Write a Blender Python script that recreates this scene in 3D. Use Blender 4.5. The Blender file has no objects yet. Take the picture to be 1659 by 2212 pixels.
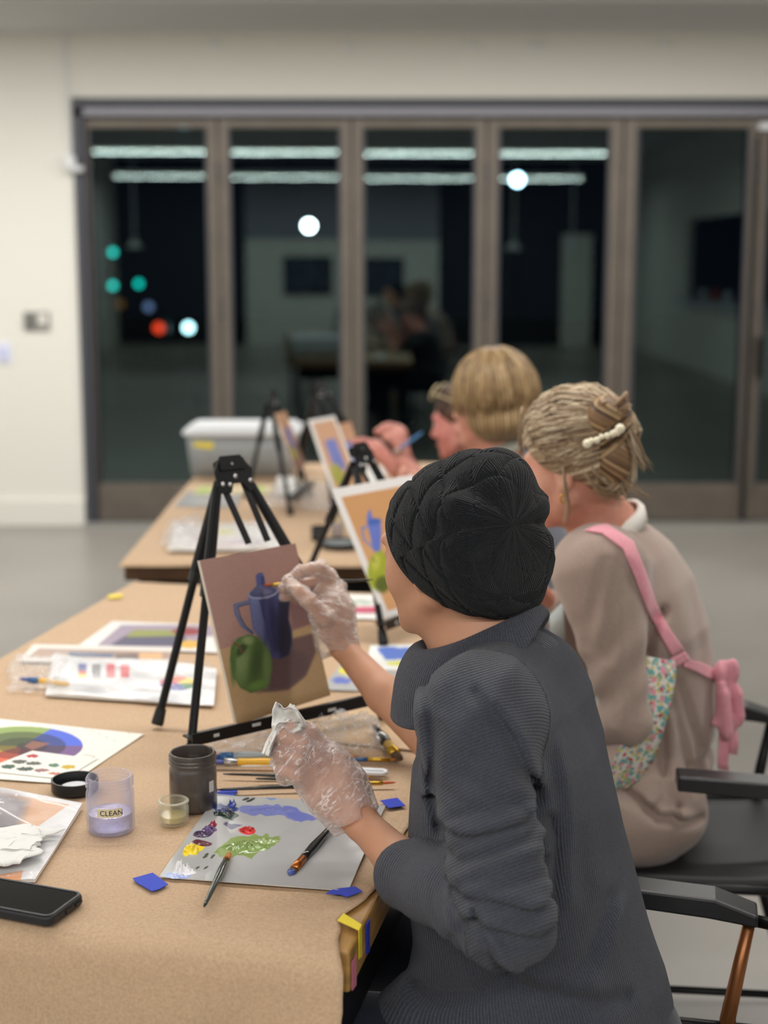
import bpy, bmesh, math, random
import numpy as np
from mathutils import Vector, Matrix
random.seed(7); RNG = np.random.default_rng(7)
sc = bpy.context.scene
COL = sc.collection
# ------------------------------------------------------------------ camera
FPX = 3195.0; CH = 1.55; PITCH = math.radians(9.87)
cam_d = bpy.data.cameras.new('camera'); cam = bpy.data.objects.new('camera', cam_d); COL.objects.link(cam)
cam.location = (0, 0, CH); cam.rotation_euler = (math.pi/2 - PITCH, 0, 0)
cam_d.sensor_fit = 'VERTICAL'; cam_d.sensor_height = 36.0; cam_d.lens = 52.0
cam_d.clip_start = 0.05; cam_d.clip_end = 400
cam_d.dof.use_dof = True; cam_d.dof.focus_distance = 1.98; cam_d.dof.aperture_fstop = 52/19.0
sc.camera = cam
# ------------------------------------------------------------------ world, exposure
w = bpy.data.worlds.new('night'); sc.world = w; w.use_nodes = True
bg = w.node_tree.nodes['Background']; bg.inputs[0].default_value = (0.012, 0.018, 0.03, 1); bg.inputs[1].default_value = 0.35
sc.view_settings.view_transform = 'Standard'; sc.view_settings.look = 'None'
sc.view_settings.gamma = 1.0; sc.view_settings.exposure = EXPO = 0.0
sc.view_settings.use_curve_mapping = False
sc.cycles.use_denoising = True
sc.cycles.max_bounces = 8; sc.cycles.transparent_max_bounces = 24
sc.cycles.sample_clamp_indirect = 4.0
sc.cycles.caustics_reflective = False; sc.cycles.caustics_refractive = False
# ceiling lamp rows: (y, x0, x1, watts)
LAMP_ROWS = [(-6.7, -4.2, 3.1, 150), (-0.9, -4.2, 2.8, 150), (3.0, -4.2, 2.8, 85), (6.75, -4.2, 2.8, 150)]
LAMP_Z = 2.74
# ------------------------------------------------------------------ pixel <-> world helpers
cT, sT = math.cos(PITCH), math.sin(PITCH)
def ray(px, py):
    a = (px-829.5)/FPX; b = -(py-1106)/FPX
    return np.array([a, cT + b*sT, -sT + b*cT])
def at_z(px, py, z):
    r = ray(px, py); t = (z-CH)/r[2]; return Vector((r[0]*t, r[1]*t, z))
def at_y(px, py, y):
    r = ray(px, py); t = y/r[1]; return Vector((r[0]*t, y, CH + r[2]*t))
def at_plane(px, py, p0, n):
    r = Vector(ray(px, py)); o = Vector((0, 0, CH)); t = (Vector(p0)-o).dot(n)/r.dot(n); return o + r*t
def proj(P):
    x, y, z = P[..., 0], P[..., 1], P[..., 2]-CH
    d = y*cT - z*sT; v = y*sT + z*cT
    return 829.5 + FPX*x/d, 1106 - FPX*v/d
# ------------------------------------------------------------------ materials
def lin(c):
    c = np.asarray(c, dtype=float)/255.0
    return np.where(c <= 0.04045, c/12.92, ((c+0.055)/1.055)**2.4)
def rgba(c):
    l = lin(c); return (float(l[0]), float(l[1]), float(l[2]), 1.0)
MATS = {}
def mat(name, c=(128,128,128), rough=0.6, metal=0.0, spec=0.5, bump=None, vary=None, trans=0.0, alpha=1.0,
        emit=None, vcol=False, ior=1.45, sheen=0.0, coat=0.0, sss=0.0, wood=None, stretch=None):
    if name in MATS: return MATS[name]
    m = bpy.data.materials.new(name); m.use_nodes = True; nt = m.node_tree
    b = nt.nodes['Principled BSDF']; L = nt.links.new; N = nt.nodes.new
    b.inputs['Base Color'].default_value = rgba(c); b.inputs['Roughness'].default_value = rough
    b.inputs['Metallic'].default_value = metal; b.inputs['Specular IOR Level'].default_value = spec
    b.inputs['Transmission Weight'].default_value = trans; b.inputs['Alpha'].default_value = alpha
    b.inputs['IOR'].default_value = ior; b.inputs['Sheen Weight'].default_value = sheen
    b.inputs['Coat Weight'].default_value = coat
    if sss: b.inputs['Subsurface Weight'].default_value = sss; b.inputs['Subsurface Radius'].default_value = (0.02,0.008,0.004); b.inputs['Subsurface Scale'].default_value = 0.3
    if emit: b.inputs['Emission Color'].default_value = rgba(emit[0]); b.inputs['Emission Strength'].default_value = emit[1]
    src = None
    tc = N('ShaderNodeTexCoord'); mp = N('ShaderNodeMapping'); L(tc.outputs['Object'], mp.inputs[0])
    if stretch: mp.inputs['Scale'].default_value = stretch
    if vcol:
        a = N('ShaderNodeAttribute'); a.attribute_name = 'Col'; src = a.outputs['Color']; L(src, b.inputs['Base Color'])
    if vary:   # (scale, amount, second colour or None)
        n = N('ShaderNodeTexNoise'); n.inputs['Scale'].default_value = vary[0]; n.inputs['Detail'].default_value = 5
        L(mp.outputs[0], n.inputs['Vector'])
        cr = N('ShaderNodeMapRange'); cr.inputs['From Min'].default_value = 0.3; cr.inputs['From Max'].default_value = 0.7
        L(n.outputs['Fac'], cr.inputs['Value'])
        mx = N('ShaderNodeMix'); mx.data_type = 'RGBA'; mx.inputs['Factor'].default_value = 0.5
        c2 = vary[2] if len(vary) > 2 else tuple(max(0, x*(1-vary[1])) for x in c)
        L(cr.outputs[0], mx.inputs['Factor'])
        if src is None: mx.inputs[6].default_value = rgba(c); mx.inputs[7].default_value = rgba(c2)
        else:
            L(src, mx.inputs[6]); hs = N('ShaderNodeHueSaturation'); hs.inputs['Value'].default_value = 1-vary[1]
            L(src, hs.inputs['Color']); L(hs.outputs[0], mx.inputs[7])
        src = mx.outputs[2]; L(src, b.inputs['Base Color'])
    if bump:   # (scale, strength, distance)
        n2 = N('ShaderNodeTexNoise'); n2.inputs['Scale'].default_value = bump[0]; n2.inputs['Detail'].default_value = 4
        L(mp.outputs[0], n2.inputs['Vector'])
        bp = N('ShaderNodeBump'); bp.inputs['Strength'].default_value = bump[1]; bp.inputs['Distance'].default_value = bump[2]
        L(n2.outputs['Fac'], bp.inputs['Height']); L(bp.outputs[0], b.inputs['Normal'])
    MATS[name] = m; return m
def bsdf(m): return m.node_tree.nodes['Principled BSDF']
# ------------------------------------------------------------------ object helpers
def link(name, me, m=None, parent=None, smooth=False):
    o = bpy.data.objects.new(name, me); COL.objects.link(o)
    if m is not None:
        for q in (m if isinstance(m, (list, tuple)) else [m]): me.materials.append(q)
    if smooth: me.polygons.foreach_set('use_smooth', [True]*len(me.polygons)); me.update()
    if parent is not None: o.parent = parent; o.matrix_parent_inverse = parent.matrix_world.inverted() if parent.type != 'EMPTY' else Matrix.Translation(-parent.location)
    return o
def tag(o, label=None, cat=None, group=None, kind=None):
    if label: o['label'] = label
    if cat: o['category'] = cat
    if group: o['group'] = group
    if kind: o['kind'] = kind
    return o
def empty(name, loc, label, cat, group=None):
    o = bpy.data.objects.new(name, None); COL.objects.link(o); o.location = loc; o.empty_display_size = 0.05
    return tag(o, label, cat, group)
def raw(name, verts, faces, m=None, parent=None, smooth=False):
    me = bpy.data.meshes.new(name); me.from_pydata([tuple(v) for v in verts], [], faces); me.update()
    return link(name, me, m, parent, smooth)
class MB:
    """collects shapes and links them as ONE mesh object"""
    def __init__(s): s.v = []; s.f = []; s.mi = []
    def add(s, vs, fs, mi=0):
        k = len(s.v); s.v += [Vector(v) for v in vs]; s.f += [tuple(i+k for i in f) for f in fs]; s.mi += [mi]*len(fs); return s
    def box(s, c, d, rz=0.0, mi=0, R=None):
        c = Vector(c); M = R if R is not None else Matrix.Rotation(rz, 3, 'Z'); h = Vector(d)/2
        vs = [c + M @ Vector((sx*h.x, sy*h.y, sz*h.z)) for sz in (-1,1) for sy in (-1,1) for sx in (-1,1)]
        return s.add(vs, [(0,2,3,1),(4,5,7,6),(0,1,5,4),(2,6,7,3),(0,4,6,2),(1,3,7,5)], mi)
    def bar(s, a, b, w, t, side=(0,0,1), mi=0):
        """rectangular bar from a to b, width w along side-ish, thickness t"""
        a = Vector(a); b = Vector(b); d = (b-a); L = d.length; d.normalize()
        x = Vector(side); x = (x - d*x.dot(d)).normalized(); y = d.cross(x)
        return s.box((a+b)/2, (w, t, L), mi=mi, R=Matrix((x, y, d)).transposed())
    def tube(s, pts, r, n=10, cap=True, mi=0, flat=1.0, updir=None):
        pts = [Vector(p) for p in pts]; m = len(pts)
        rs = r if isinstance(r, (list, tuple, np.ndarray)) else [r]*m
        vs = []; up = Vector(updir) if updir is not None else Vector((0.13, 0.21, 0.97))
        for i, p in enumerate(pts):
            d = (pts[min(i+1, m-1)] - pts[max(i-1, 0)]);
            if d.length < 1e-9: d = Vector((0,0,1))
            d.normalize(); x = up.cross(d)
            if x.length < 1e-3: x = Vector((1,0,0)).cross(d)
            x.normalize(); y = d.cross(x); up = y
            for k in range(n):
                a = 2*math.pi*k/n; vs.append(p + x*math.cos(a)*rs[i] + y*math.sin(a)*rs[i]*flat)
        fs = [(i*n+k, i*n+(k+1)%n, (i+1)*n+(k+1)%n, (i+1)*n+k) for i in range(m-1) for k in range(n)]
        if cap: fs += [tuple(range(n))[::-1], tuple((m-1)*n+k for k in range(n))]
        return s.add(vs, fs, mi)
    def lathe(s, prof, c=(0,0,0), n=40, mi=0, R=None):
        c = Vector(c); vs = []
        for r, z in prof:
            for k in range(n):
                a = 2*math.pi*k/n; q = Vector((r*math.cos(a), r*math.sin(a), z)); vs.append(c + (R @ q if R is not None else q))
        m = len(prof)
        return s.add(vs, [(i*n+k, i*n+(k+1)%n, (i+1)*n+(k+1)%n, (i+1)*n+k) for i in range(m-1) for k in range(n)], mi)
    def prism(s, pts, h, mi=0):
        """pts: 3D polygon; extruded by vector h"""
        h = Vector(h); n = len(pts); vs = [Vector(p) for p in pts] + [Vector(p)+h for p in pts]
        return s.add(vs, [tuple(range(n))[::-1], tuple(range(n, 2*n))] + [(i, (i+1)%n, n+(i+1)%n, n+i) for i in range(n)], mi)
    def build(s, name, m=None, parent=None, smooth=False, bevel=0.0):
        me = bpy.data.meshes.new(name); me.from_pydata([tuple(v) for v in s.v], [], s.f)
        me.polygons.foreach_set('material_index', s.mi); me.update()
        bm = bmesh.new(); bm.from_mesh(me); bmesh.ops.recalc_face_normals(bm, faces=bm.faces[:]); bm.to_mesh(me); bm.free()
        o = link(name, me, m, parent, smooth)
        if bevel: md = o.modifiers.new('b', 'BEVEL'); md.width = bevel; md.segments = 2; md.limit_method = 'ANGLE'; md.angle_limit = 0.7
        return o
# value noise in numpy, for cloth and paint
_G = RNG.random((64, 64, 64)).astype(np.float32)
def vnoise(x, y, z=0.0):
    x, y, z = np.broadcast_arrays(np.asarray(x, np.float32), np.asarray(y, np.float32), np.asarray(z, np.float32))
    xi, yi, zi = np.floor(x).astype(int), np.floor(y).astype(int), np.floor(z).astype(int)
    fx, fy, fz = x-xi, y-yi, z-zi; fx, fy, fz = [t*t*(3-2*t) for t in (fx, fy, fz)]
    g = lambda a, b, c: _G[(xi+a) & 63, (yi+b) & 63, (zi+c) & 63]
    l = lambda a, b, t: a + (b-a)*t
    return l(l(l(g(0,0,0), g(1,0,0), fx), l(g(0,1,0), g(1,1,0), fx), fy), l(l(g(0,0,1), g(1,0,1), fx), l(g(0,1,1), g(1,1,1), fx), fy), fz)*2-1
def fbm(x, y, z=0.0, o=3):
    return sum(vnoise(x*2**i+i*7.3, y*2**i+3.1*i, np.asarray(z)*2**i+i*1.7)/2**i for i in range(o))
# ---- painter: colours written in the photograph's reading of a flat sheet, stored as vertex colour on that sheet
class Paint:
    def __init__(s, X, Y, base): s.X, s.Y = X, Y; s.C = np.ones(X.shape+(3,))*np.asarray(base, float); s.hit = np.zeros(X.shape)
    def _mix(s, m, c):
        m = m[..., None]; c = np.asarray(c, float); s.C = s.C*(1-m) + c*m; return s
    def poly(s, pts, c, soft=1.0, wob=0.0, wf=0.08):
        x, y = s.X, s.Y
        if wob: x = x + wob*vnoise(s.X*wf, s.Y*wf, 3.3); y = y + wob*vnoise(s.X*wf, s.Y*wf, 9.1)
        ins = np.zeros(x.shape, bool); dist = np.full(x.shape, 1e9); n = len(pts)
        for i in range(n):
            (x1, y1), (x2, y2) = pts[i], pts[(i+1) % n]
            c1 = (y1 > y) != (y2 > y)
            with np.errstate(divide='ignore', invalid='ignore'):
                xx = (x2-x1)*(y-y1)/((y2-y1) or 1e-9)+x1
            ins ^= c1 & (x < xx)
            ex, ey = x2-x1, y2-y1; t = np.clip(((x-x1)*ex+(y-y1)*ey)/(ex*ex+ey*ey+1e-9), 0, 1)
            dist = np.minimum(dist, np.hypot(x-x1-t*ex, y-y1-t*ey))
        sd = np.where(ins, dist, -dist); return s._mix(np.clip(sd/soft+0.5, 0, 1), c)
    def ell(s, cx, cy, rx, ry, c, rot=0, soft=1.0, wob=0.0, wf=0.08):
        x = s.X-cx; y = s.Y-cy
        if wob: x = x + wob*vnoise(s.X*wf, s.Y*wf, 5.5); y = y + wob*vnoise(s.X*wf, s.Y*wf, 1.1)
        a = math.radians(rot); u = x*math.cos(a)+y*math.sin(a); v = -x*math.sin(a)+y*math.cos(a)
        d = (1-np.hypot(u/rx, v/ry))*min(rx, ry); return s._mix(np.clip(d/soft+0.5, 0, 1), c)
    def line(s, pts, wd, c, soft=1.0):
        dist = np.full(s.X.shape, 1e9)
        for (x1, y1), (x2, y2) in zip(pts[:-1], pts[1:]):
            ex, ey = x2-x1, y2-y1; t = np.clip(((s.X-x1)*ex+(s.Y-y1)*ey)/(ex*ex+ey*ey+1e-9), 0, 1)
            dist = np.minimum(dist, np.hypot(s.X-x1-t*ex, s.Y-y1-t*ey))
        return s._mix(np.clip((wd/2-dist)/soft+0.5, 0, 1), c)
def sheet(name, cs, nx, ny, fn, m, parent=None, thick=0.0004, h=None):
    """flat sheet on corners BL,BR,TR,TL (world); fn(px,py,u,v)->Paint or rgb array; h(u,v)->offset along normal"""
    a, b, c, d = [np.array(q, float) for q in cs]
    u, v = np.meshgrid(np.linspace(0, 1, nx), np.linspace(0, 1, ny)); U, V = u[..., None], v[..., None]
    P = a*(1-U)*(1-V)+b*U*(1-V)+c*U*V+d*(1-U)*V
    n = np.cross(b-a, d-a); n /= np.linalg.norm(n)
    P = P + n*thick; base = P.reshape(-1, 3)
    drop = 0.0
    if h is not None: H_ = h(u, v); drop = max(0.0, -float(H_.min())); P = P + n*H_[..., None]
    px, py = proj(P); C = fn(px, py, u, v); C = C.C if isinstance(C, Paint) else C
    C = lin(np.clip(C, 0, 255))
    vs = P.reshape(-1, 3); N = nx*ny
    i = np.arange(N).reshape(ny, nx); q = np.stack([i[:-1,:-1], i[:-1,1:], i[1:,1:], i[1:,:-1]], -1).reshape(-1, 4)
    # a back skin and rim give the sheet its thickness
    rim = np.concatenate([i[0,:], i[1:,-1], i[-1,:-1][::-1], i[1:-1,0][::-1]])
    bv = base[rim] - n*(thick*2+drop); k = len(rim)
    faces = q.tolist() + [(int(rim[j]), N+j, N+(j+1)%k, int(rim[(j+1)%k])) for j in range(k)] + [tuple(N+j for j in range(k))[::-1]]
    me = bpy.data.meshes.new(name); me.from_pydata(np.concatenate([vs, bv]).tolist(), [], faces); me.update()
    ca = me.color_attributes.new('Col', 'FLOAT_COLOR', 'POINT')
    CC = np.ones((N+k, 4)); CC[:N, :3] = C.reshape(-1, 3); CC[N:, :3] = lin((225,222,214)); ca.data.foreach_set('color', CC.ravel())
    return link(name, me, m, parent)
# ------------------------------------------------------------------ common materials
M_wall = mat('wall_paint', (224,223,216), 0.85, bump=(180, 0.05, 0.001))
M_wallgrey = mat('grey_paint', (150,148,160), 0.85)
M_ceil = mat('ceiling_paint', (205,205,205), 0.9)
M_floor = mat('polished_concrete', (150,146,140), 0.35, vary=(0.9, 0.12), bump=(60, 0.04, 0.001))
M_frame = mat('bronze_aluminium', (112,104,96), 0.45, metal=0.35, vary=(8, 0.08))
M_framedk = mat('dark_aluminium', (70,72,80), 0.5, metal=0.3)
M_black = mat('black_metal', (24,25,28), 0.38, metal=0.4, bump=(300, 0.05, 0.0005), vary=(20, 0.3))
M_rubber = mat('black_rubber', (20,20,22), 0.6)
M_blackpl = mat('black_plastic', (26,27,29), 0.35)
M_white = mat('white_plastic', (225,228,232), 0.4)
M_wood = mat('maple_edge', (196,150,86), 0.4, vary=(14, 0.22), stretch=(1,1,5))
M_darkwood = mat('brown_edge', (110,78,50), 0.5, vary=(14, 0.2))
M_kraft = mat('kraft_paper', (200,170,139), 0.8, vary=(260, 0.10), bump=(14, 0.25, 0.004))
M_sheet = mat('painted_sheet', vcol=True, rough=0.55)
M_photo = mat('glossy_sheet', vcol=True, rough=0.25)
M_canvas = mat('painted_canvas', vcol=True, rough=0.6, bump=(900, 0.12, 0.0004))
M_paint = mat('wet_paint', vcol=True, rough=0.25, coat=0.4)
M_blue = mat('blue_tape', (42,66,190), 0.6, bump=(120, 0.2, 0.0006))
M_yellow = mat('yellow_tape', (236,214,60), 0.6, bump=(120, 0.2, 0.0006))
M_pink = mat('pink_tape', (214,128,150), 0.6, bump=(120, 0.2, 0.0006))
M_brass = mat('brass', (214,176,70), 0.3, metal=0.9)
M_copper = mat('copper', (196,120,60), 0.3, metal=0.9)
M_steel = mat('steel', (190,190,192), 0.3, metal=0.9)
M_skin = mat('skin', (205,152,122), 0.5, sss=0.15, vary=(18, 0.06), bump=(220, 0.06, 0.001))
M_skin2 = mat('fair_skin', (222,168,146), 0.5, sss=0.15, vary=(18, 0.10, (206,138,120)))

# ================================================================== THE ROOM
YB = 8.45; ZC = 2.75; ZH = 3.15
XL, XR, YR = -4.6, 4.3, -9.0
def struct(name, mb, m, parent=None, **k):
    o = mb.build(name, m, parent, **k); o['kind'] = 'structure'; return o
struct('floor', MB().box((-0.15, -0.2, -0.05), (9.2, 18.2, 0.1)), M_floor)
DX0, DX1, DZ = -1.725, 2.98, 2.405
wb = MB()
wb.box(((XL+DX0)/2, YB+0.11, ZH/2), (DX0-XL, 0.22, ZH)); wb.box(((XR+DX1)/2, YB+0.11, ZH/2), (XR-DX1, 0.22, ZH))
wb.box(((DX0+DX1)/2, YB+0.11, (ZH+DZ)/2), (DX1-DX0, 0.22, ZH-DZ))
struct('wall_back', wb, M_wall)
struct('wall_left', MB().box((XL-0.05, -0.2, ZH/2), (0.1, 17.6, ZH)), M_wall)
struct('ceiling', MB().box((-0.15, -0.8, ZH+0.05), (9.2, 17.2, 0.1)).box((-0.15, (7.42+YB)/2, (ZC+ZH)/2), (8.9, YB-7.42, ZH-ZC)), M_ceil)
# right wall with a wide serving opening, seen in the glass
wr = MB()
wr.box((XR+0.05, (1.2+YB)/2, ZH/2), (0.1, YB-1.2, ZH)); wr.box((XR+0.05, (YR-4.4)/2, ZH/2), (0.1, -4.4-YR, ZH))
wr.box((XR+0.05, -1.6, (2.05+ZH)/2), (0.1, 5.6, ZH-2.05)); wr.box((XR+0.05, -1.6, 0.45), (0.1, 5.6, 0.9))
struct('wall_right', wr, M_wall)
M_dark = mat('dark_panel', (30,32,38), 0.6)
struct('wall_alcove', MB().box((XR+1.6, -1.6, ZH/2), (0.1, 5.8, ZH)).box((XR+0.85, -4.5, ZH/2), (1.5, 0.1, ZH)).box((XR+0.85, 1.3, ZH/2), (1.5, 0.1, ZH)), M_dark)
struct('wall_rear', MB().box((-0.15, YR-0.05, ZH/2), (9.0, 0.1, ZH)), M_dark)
struct('wall_partition', MB().box((-0.71, YR+0.2, 0.9), (3.3, 0.2, 1.8)), M_wall)
struct('trim_1', MB().box((-0.71, YR+0.2, 2.4), (3.3, 0.24, 1.2)), M_wallgrey)
struct('wall_pier', MB().box((3.3, YR+0.2, 0.95), (0.5, 0.2, 1.9)), M_wall)
struct('baseboard_back', MB().box(((XL+DX0)/2-0.005, YB-0.012, 0.078), (DX0-XL, 0.024, 0.155)), M_wall, bevel=0.004)
struct('trim_2', MB().box(((DX0+DX1)/2, YB-0.03, 0.012), (DX1-DX0, 0.16, 0.024)), mat('threshold', (170,170,166), 0.4, metal=0.5))
# ---- folding glass doors
M_pane = bpy.data.materials.new('night_glass'); M_pane.use_nodes = True
nt = M_pane.node_tree; nt.nodes.clear(); N = nt.nodes.new
out = N('ShaderNodeOutputMaterial'); mix = N('ShaderNodeMixShader'); tr = N('ShaderNodeBsdfTransparent'); gl = N('ShaderNodeBsdfGlossy')
tr.inputs[0].default_value = (0.55,0.60,0.62,1); gl.inputs['Color'].default_value = (0.72,0.95,0.93,1); gl.inputs['Roughness'].default_value = 0.0
lw = N('ShaderNodeLayerWeight'); lw.inputs[0].default_value = 0.12; mr = N('ShaderNodeMapRange'); mr.inputs['To Min'].default_value = 0.085; mr.inputs['To Max'].default_value = 0.9
nt.links.new(lw.outputs['Fresnel'], mr.inputs[0]); nt.links.new(mr.outputs[0], mix.inputs[0])
nt.links.new(tr.outputs[0], mix.inputs[1]); nt.links.new(gl.outputs[0], mix.inputs[2]); nt.links.new(mix.outputs[0], out.inputs[0])
YG = YB + 0.04
edges = [(-1.645,-0.985), (-0.867,-0.242), (-0.118,0.512), (0.638,1.26), (1.41,2.035), (2.14,2.80)]
fr = MB()
fr.box((DX0+0.03, YB+0.06, DZ/2), (0.06, 0.16, DZ)); fr.box((DX1-0.04, YB+0.06, DZ/2), (0.08, 0.16, DZ))
struct('trim_3', fr, M_framedk)
hd = MB(); hd.box(((DX0+DX1)/2, YB+0.06, DZ-0.028), (DX1-DX0, 0.14, 0.055))
struct('trim_4', hd, M_framedk, bevel=0.004)
struct('trim_5', MB().box(((DX0+DX1)/2, YB+0.045, DZ-0.078), (DX1-DX0, 0.13, 0.045)), mat('grey_track', (125,125,132), 0.4, metal=0.5), bevel=0.004)
bounds = [DX0+0.06] + [ (edges[i][1]+edges[i+1][0])/2 for i in range(5)] + [DX1-0.08]
for i, (x0, x1) in enumerate(edges):
    L0, L1 = bounds[i]+0.004, bounds[i+1]-0.004
    if i == 5: x1 = L1-0.06
    f = MB(); zt = DZ-0.115; gt = 2.245; gb = 0.245
    f.box(((L0+x0)/2, YG, zt/2+0.02), (x0-L0, 0.06, zt-0.03)); f.box(((L1+x1)/2, YG, zt/2+0.02), (L1-x1, 0.06, zt-0.03))
    f.box(((L0+L1)/2, YG, (gt+zt)/2), (L1-L0, 0.058, zt-gt)); f.box(((L0+L1)/2, YG, (gb+0.03)/2), (L1-L0, 0.058, gb-0.03))
    d = struct('door_%d' % (i+1), f, M_frame, bevel=0.005)
    s_ = MB()
    for a, b, zz, xx in ((0,0,0,0),):
        s_.box((x0+0.006, YG-0.031, (gt+gb)/2), (0.012, 0.012, gt-gb)); s_.box((x1-0.006, YG-0.031, (gt+gb)/2), (0.012, 0.012, gt-gb))
    s_.build('glazing_bead', M_framedk, d)
    tilt = [0.0009, 0.0005, -0.0002, -0.0003, -0.0004, 0][i]
    P = MB().box(((x0+x1)/2, YG, (gt+gb)/2), (x1-x0, 0.012, gt-gb), R=Matrix.Rotation([0.0006,0.0002,0,-0.0002,0.0,0][i], 3, 'Z') @ Matrix.Rotation(tilt, 3, 'X')).build('glass_pane', M_pane, d)
    if i in (0, 2, 4):
        for z in (2.0, 1.25, 0.55): MB().tube([((L1+0.004), YG-0.036, z-0.055), ((L1+0.004), YG-0.036, z+0.055)], 0.009).build('hinge', M_framedk, d)
    if i == 5:
        MB().box((L0+0.045, YG-0.05, 0.98), (0.035, 0.05, 0.22)).tube([(L0+0.045,YG-0.1,1.02),(L0+0.045,YG-0.1,0.90)],0.012).build('door_handle', M_blackpl, d)
        MB().box((L0+0.03, YG-0.05, 2.25), (0.09, 0.04, 0.035)).build('latch_cover', M_white, d)
        MB().tube([(L0-0.02,YG-0.045,0.04),(L0-0.02,YG-0.045,2.2)],0.010).build('drop_bolt', M_blackpl, d)
# outside: paving and a few far street lights
struct('ground', MB().box((0, 85, -5.15), (160, 142, 0.1)).box((0, 11.2, -0.16), (14, 5.2, 0.3)), mat('asphalt', (38,38,40), 0.8))
def spot_light_body(name, px, py, Y, r, col, s, label, cat):
    p = at_y(px, py, Y); o = empty(name, (p.x, p.y, -5.1), label, cat)
    MB().tube([(p.x, p.y+0.3, -5.1), (p.x, p.y+0.3, p.z+0.25)], 0.06, 8).build('pole', M_blackpl, o)
    MB().box((p.x, p.y+0.2, p.z), (0.5, 0.2, 0.5)).build('housing', M_blackpl, o)
    MB().lathe([(0.001,0),(r*0.7,0.02),(r,0.1)], (p.x, p.y+0.02, p.z), 16, R=Matrix.Rotation(-math.pi/2,3,'X')).build('lens', mat(name+'_glow_'+str(px), col, emit=(col, s)), o)
for px, py, col, s, lab in ((243,617,(20,200,180),9,'green traffic signal glowing outside first pane, left one of the pair'), (299,613,(10,190,170),9,'green traffic signal glowing outside first pane, right one of the pair'),
        (243,545,(60,120,80),1.6,'dim green signal higher up outside the first glass pane')):
    spot_light_body('traffic_signal', px, py, 60+(px%7)*2, 0.16, col, s, lab, 'traffic light')
for px, py, col, s, lab in ((342,709,(220,60,30),7,'red tail lamp glowing low outside the first glass pane'), (320,663,(110,130,170),3,'dim bluish lamp outside the first pane, above the red lamp'),
        (258,657,(120,80,40),2,'dim amber lamp outside the first pane, below the green signals'), (406,708,(190,240,240),20,'pale white lamp outside the first pane, right of the red lamp')):
    spot_light_body('street_lamp', px, py, 44+(px%9)*1.6, 0.15, col, s, lab, 'street light')
spot_light_body('street_lamp', 667, 488, 60, 0.22, (240,255,255), 60, 'bright white lamp outside seen through the second glass pane', 'street light')
spot_light_body('street_lamp', 1118, 388, 60, 0.22, (190,235,255), 60, 'bright bluish lamp outside seen high in the fourth glass pane', 'street light')

# ================================================================== LAMPS
M_tube = mat('lamp_diffuser', (255,250,235), 0.5, emit=((255,248,232), 7.0))
for i, (y, x0, x1, wt) in enumerate(LAMP_ROWS):
    o = empty('linear_lamp', ((x0+x1)/2, y, ZH), ['long linear ceiling lamp farthest behind the painters, lower line in the glass',
        'long linear ceiling lamp above the viewer, upper line in the glass', 'long linear ceiling lamp above the easels', 'long linear ceiling lamp near the glass doors'][i], 'lamp', 'linear ceiling lamps')
    MB().box(((x0+x1)/2, y, LAMP_Z+0.035), (x1-x0, 0.09, 0.06)).build('housing', M_white, o)
    MB().box(((x0+x1)/2, y, LAMP_Z-0.005), (x1-x0-0.02, 0.07, 0.02)).build('diffuser', M_tube, o)
    for t in (0.1, 0.5, 0.9): MB().tube([(x0+(x1-x0)*t, y, LAMP_Z+0.06), (x0+(x1-x0)*t, y, ZH)], 0.004, 6).build('suspension_rod', M_steel, o)
    ld = bpy.data.lights.new('strip', 'AREA'); ld.shape = 'RECTANGLE'; ld.size = x1-x0-0.05; ld.size_y = 0.07; ld.energy = wt; ld.color = (1.0, 0.97, 0.93)
    lo = bpy.data.objects.new('strip_light', ld); COL.objects.link(lo); lo.parent = o; lo.location = Vector(((x0+x1)/2, y, LAMP_Z-0.02)) - o.location
for i, (x, y) in enumerate(((2.5,-3.0),(1.72,-3.0),(-3.3,-3.0))):
    o = empty('pendant_lamp', (x, y, ZH), ['unlit pendant with a small cone shade, hanging behind the viewer, %s' % s for s in ('nearest the right wall','middle one','nearest the left wall')][i], 'lamp', 'unlit pendants')
    MB().tube([(x,y,1.72),(x,y,ZH)], 0.012, 6).build('stem', M_white, o)
    MB().lathe([(0.02,0.12),(0.03,0.10),(0.10,0.02),(0.12,0.0),(0.115,0.0),(0.02,0.09)], (x,y,1.62), 20).build('shade', M_white, o, smooth=True)
# ---- wall fittings
for i, (px, py) in enumerate(((462,99),(750,102),(1018,101),(1148,102),(1171,102),(1433,100))):
    p = at_y(px, py, YB)
    o = MB().lathe([(0.001,0.022),(0.014,0.02),(0.019,0.010),(0.022,0.0)], p, 16, R=Matrix.Rotation(math.pi/2,3,'X')).build('wall_button', M_white, smooth=True)
    tag(o, 'small round white cap on the wall above the doors, ' + ['first from the left','second from the left','third from the left','left of the close pair','right of the close pair','farthest right'][i], 'wall fitting', 'round caps above the doors')
p = at_y(80, 693, YB); o = empty('control_panel', (p.x, YB, p.z), 'grey wall control panel with dark square left of the glass doors', 'wall panel')
MB().box((p.x, YB-0.008, p.z), (0.145, 0.016, 0.105)).build('plate', mat('grey_plate', (150,148,142), 0.5), o, bevel=0.003)
MB().box((p.x-0.035, YB-0.019, p.z), (0.06, 0.01, 0.08)).build('keypad', mat('keypad_grey', (110,110,108), 0.5), o)
MB().box((p.x+0.035, YB-0.019, p.z+0.01), (0.045, 0.01, 0.05)).build('cover', M_wall, o)
p = at_y(8, 762, YB); o = empty('wall_switch', (p.x, YB, p.z), 'white wall switch at the left edge, below the control panel', 'switch')
MB().box((p.x, YB-0.004, p.z), (0.09, 0.008, 0.12)).build('plate', mat('switch_white', (222,224,238), 0.4), o, bevel=0.002)
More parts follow.
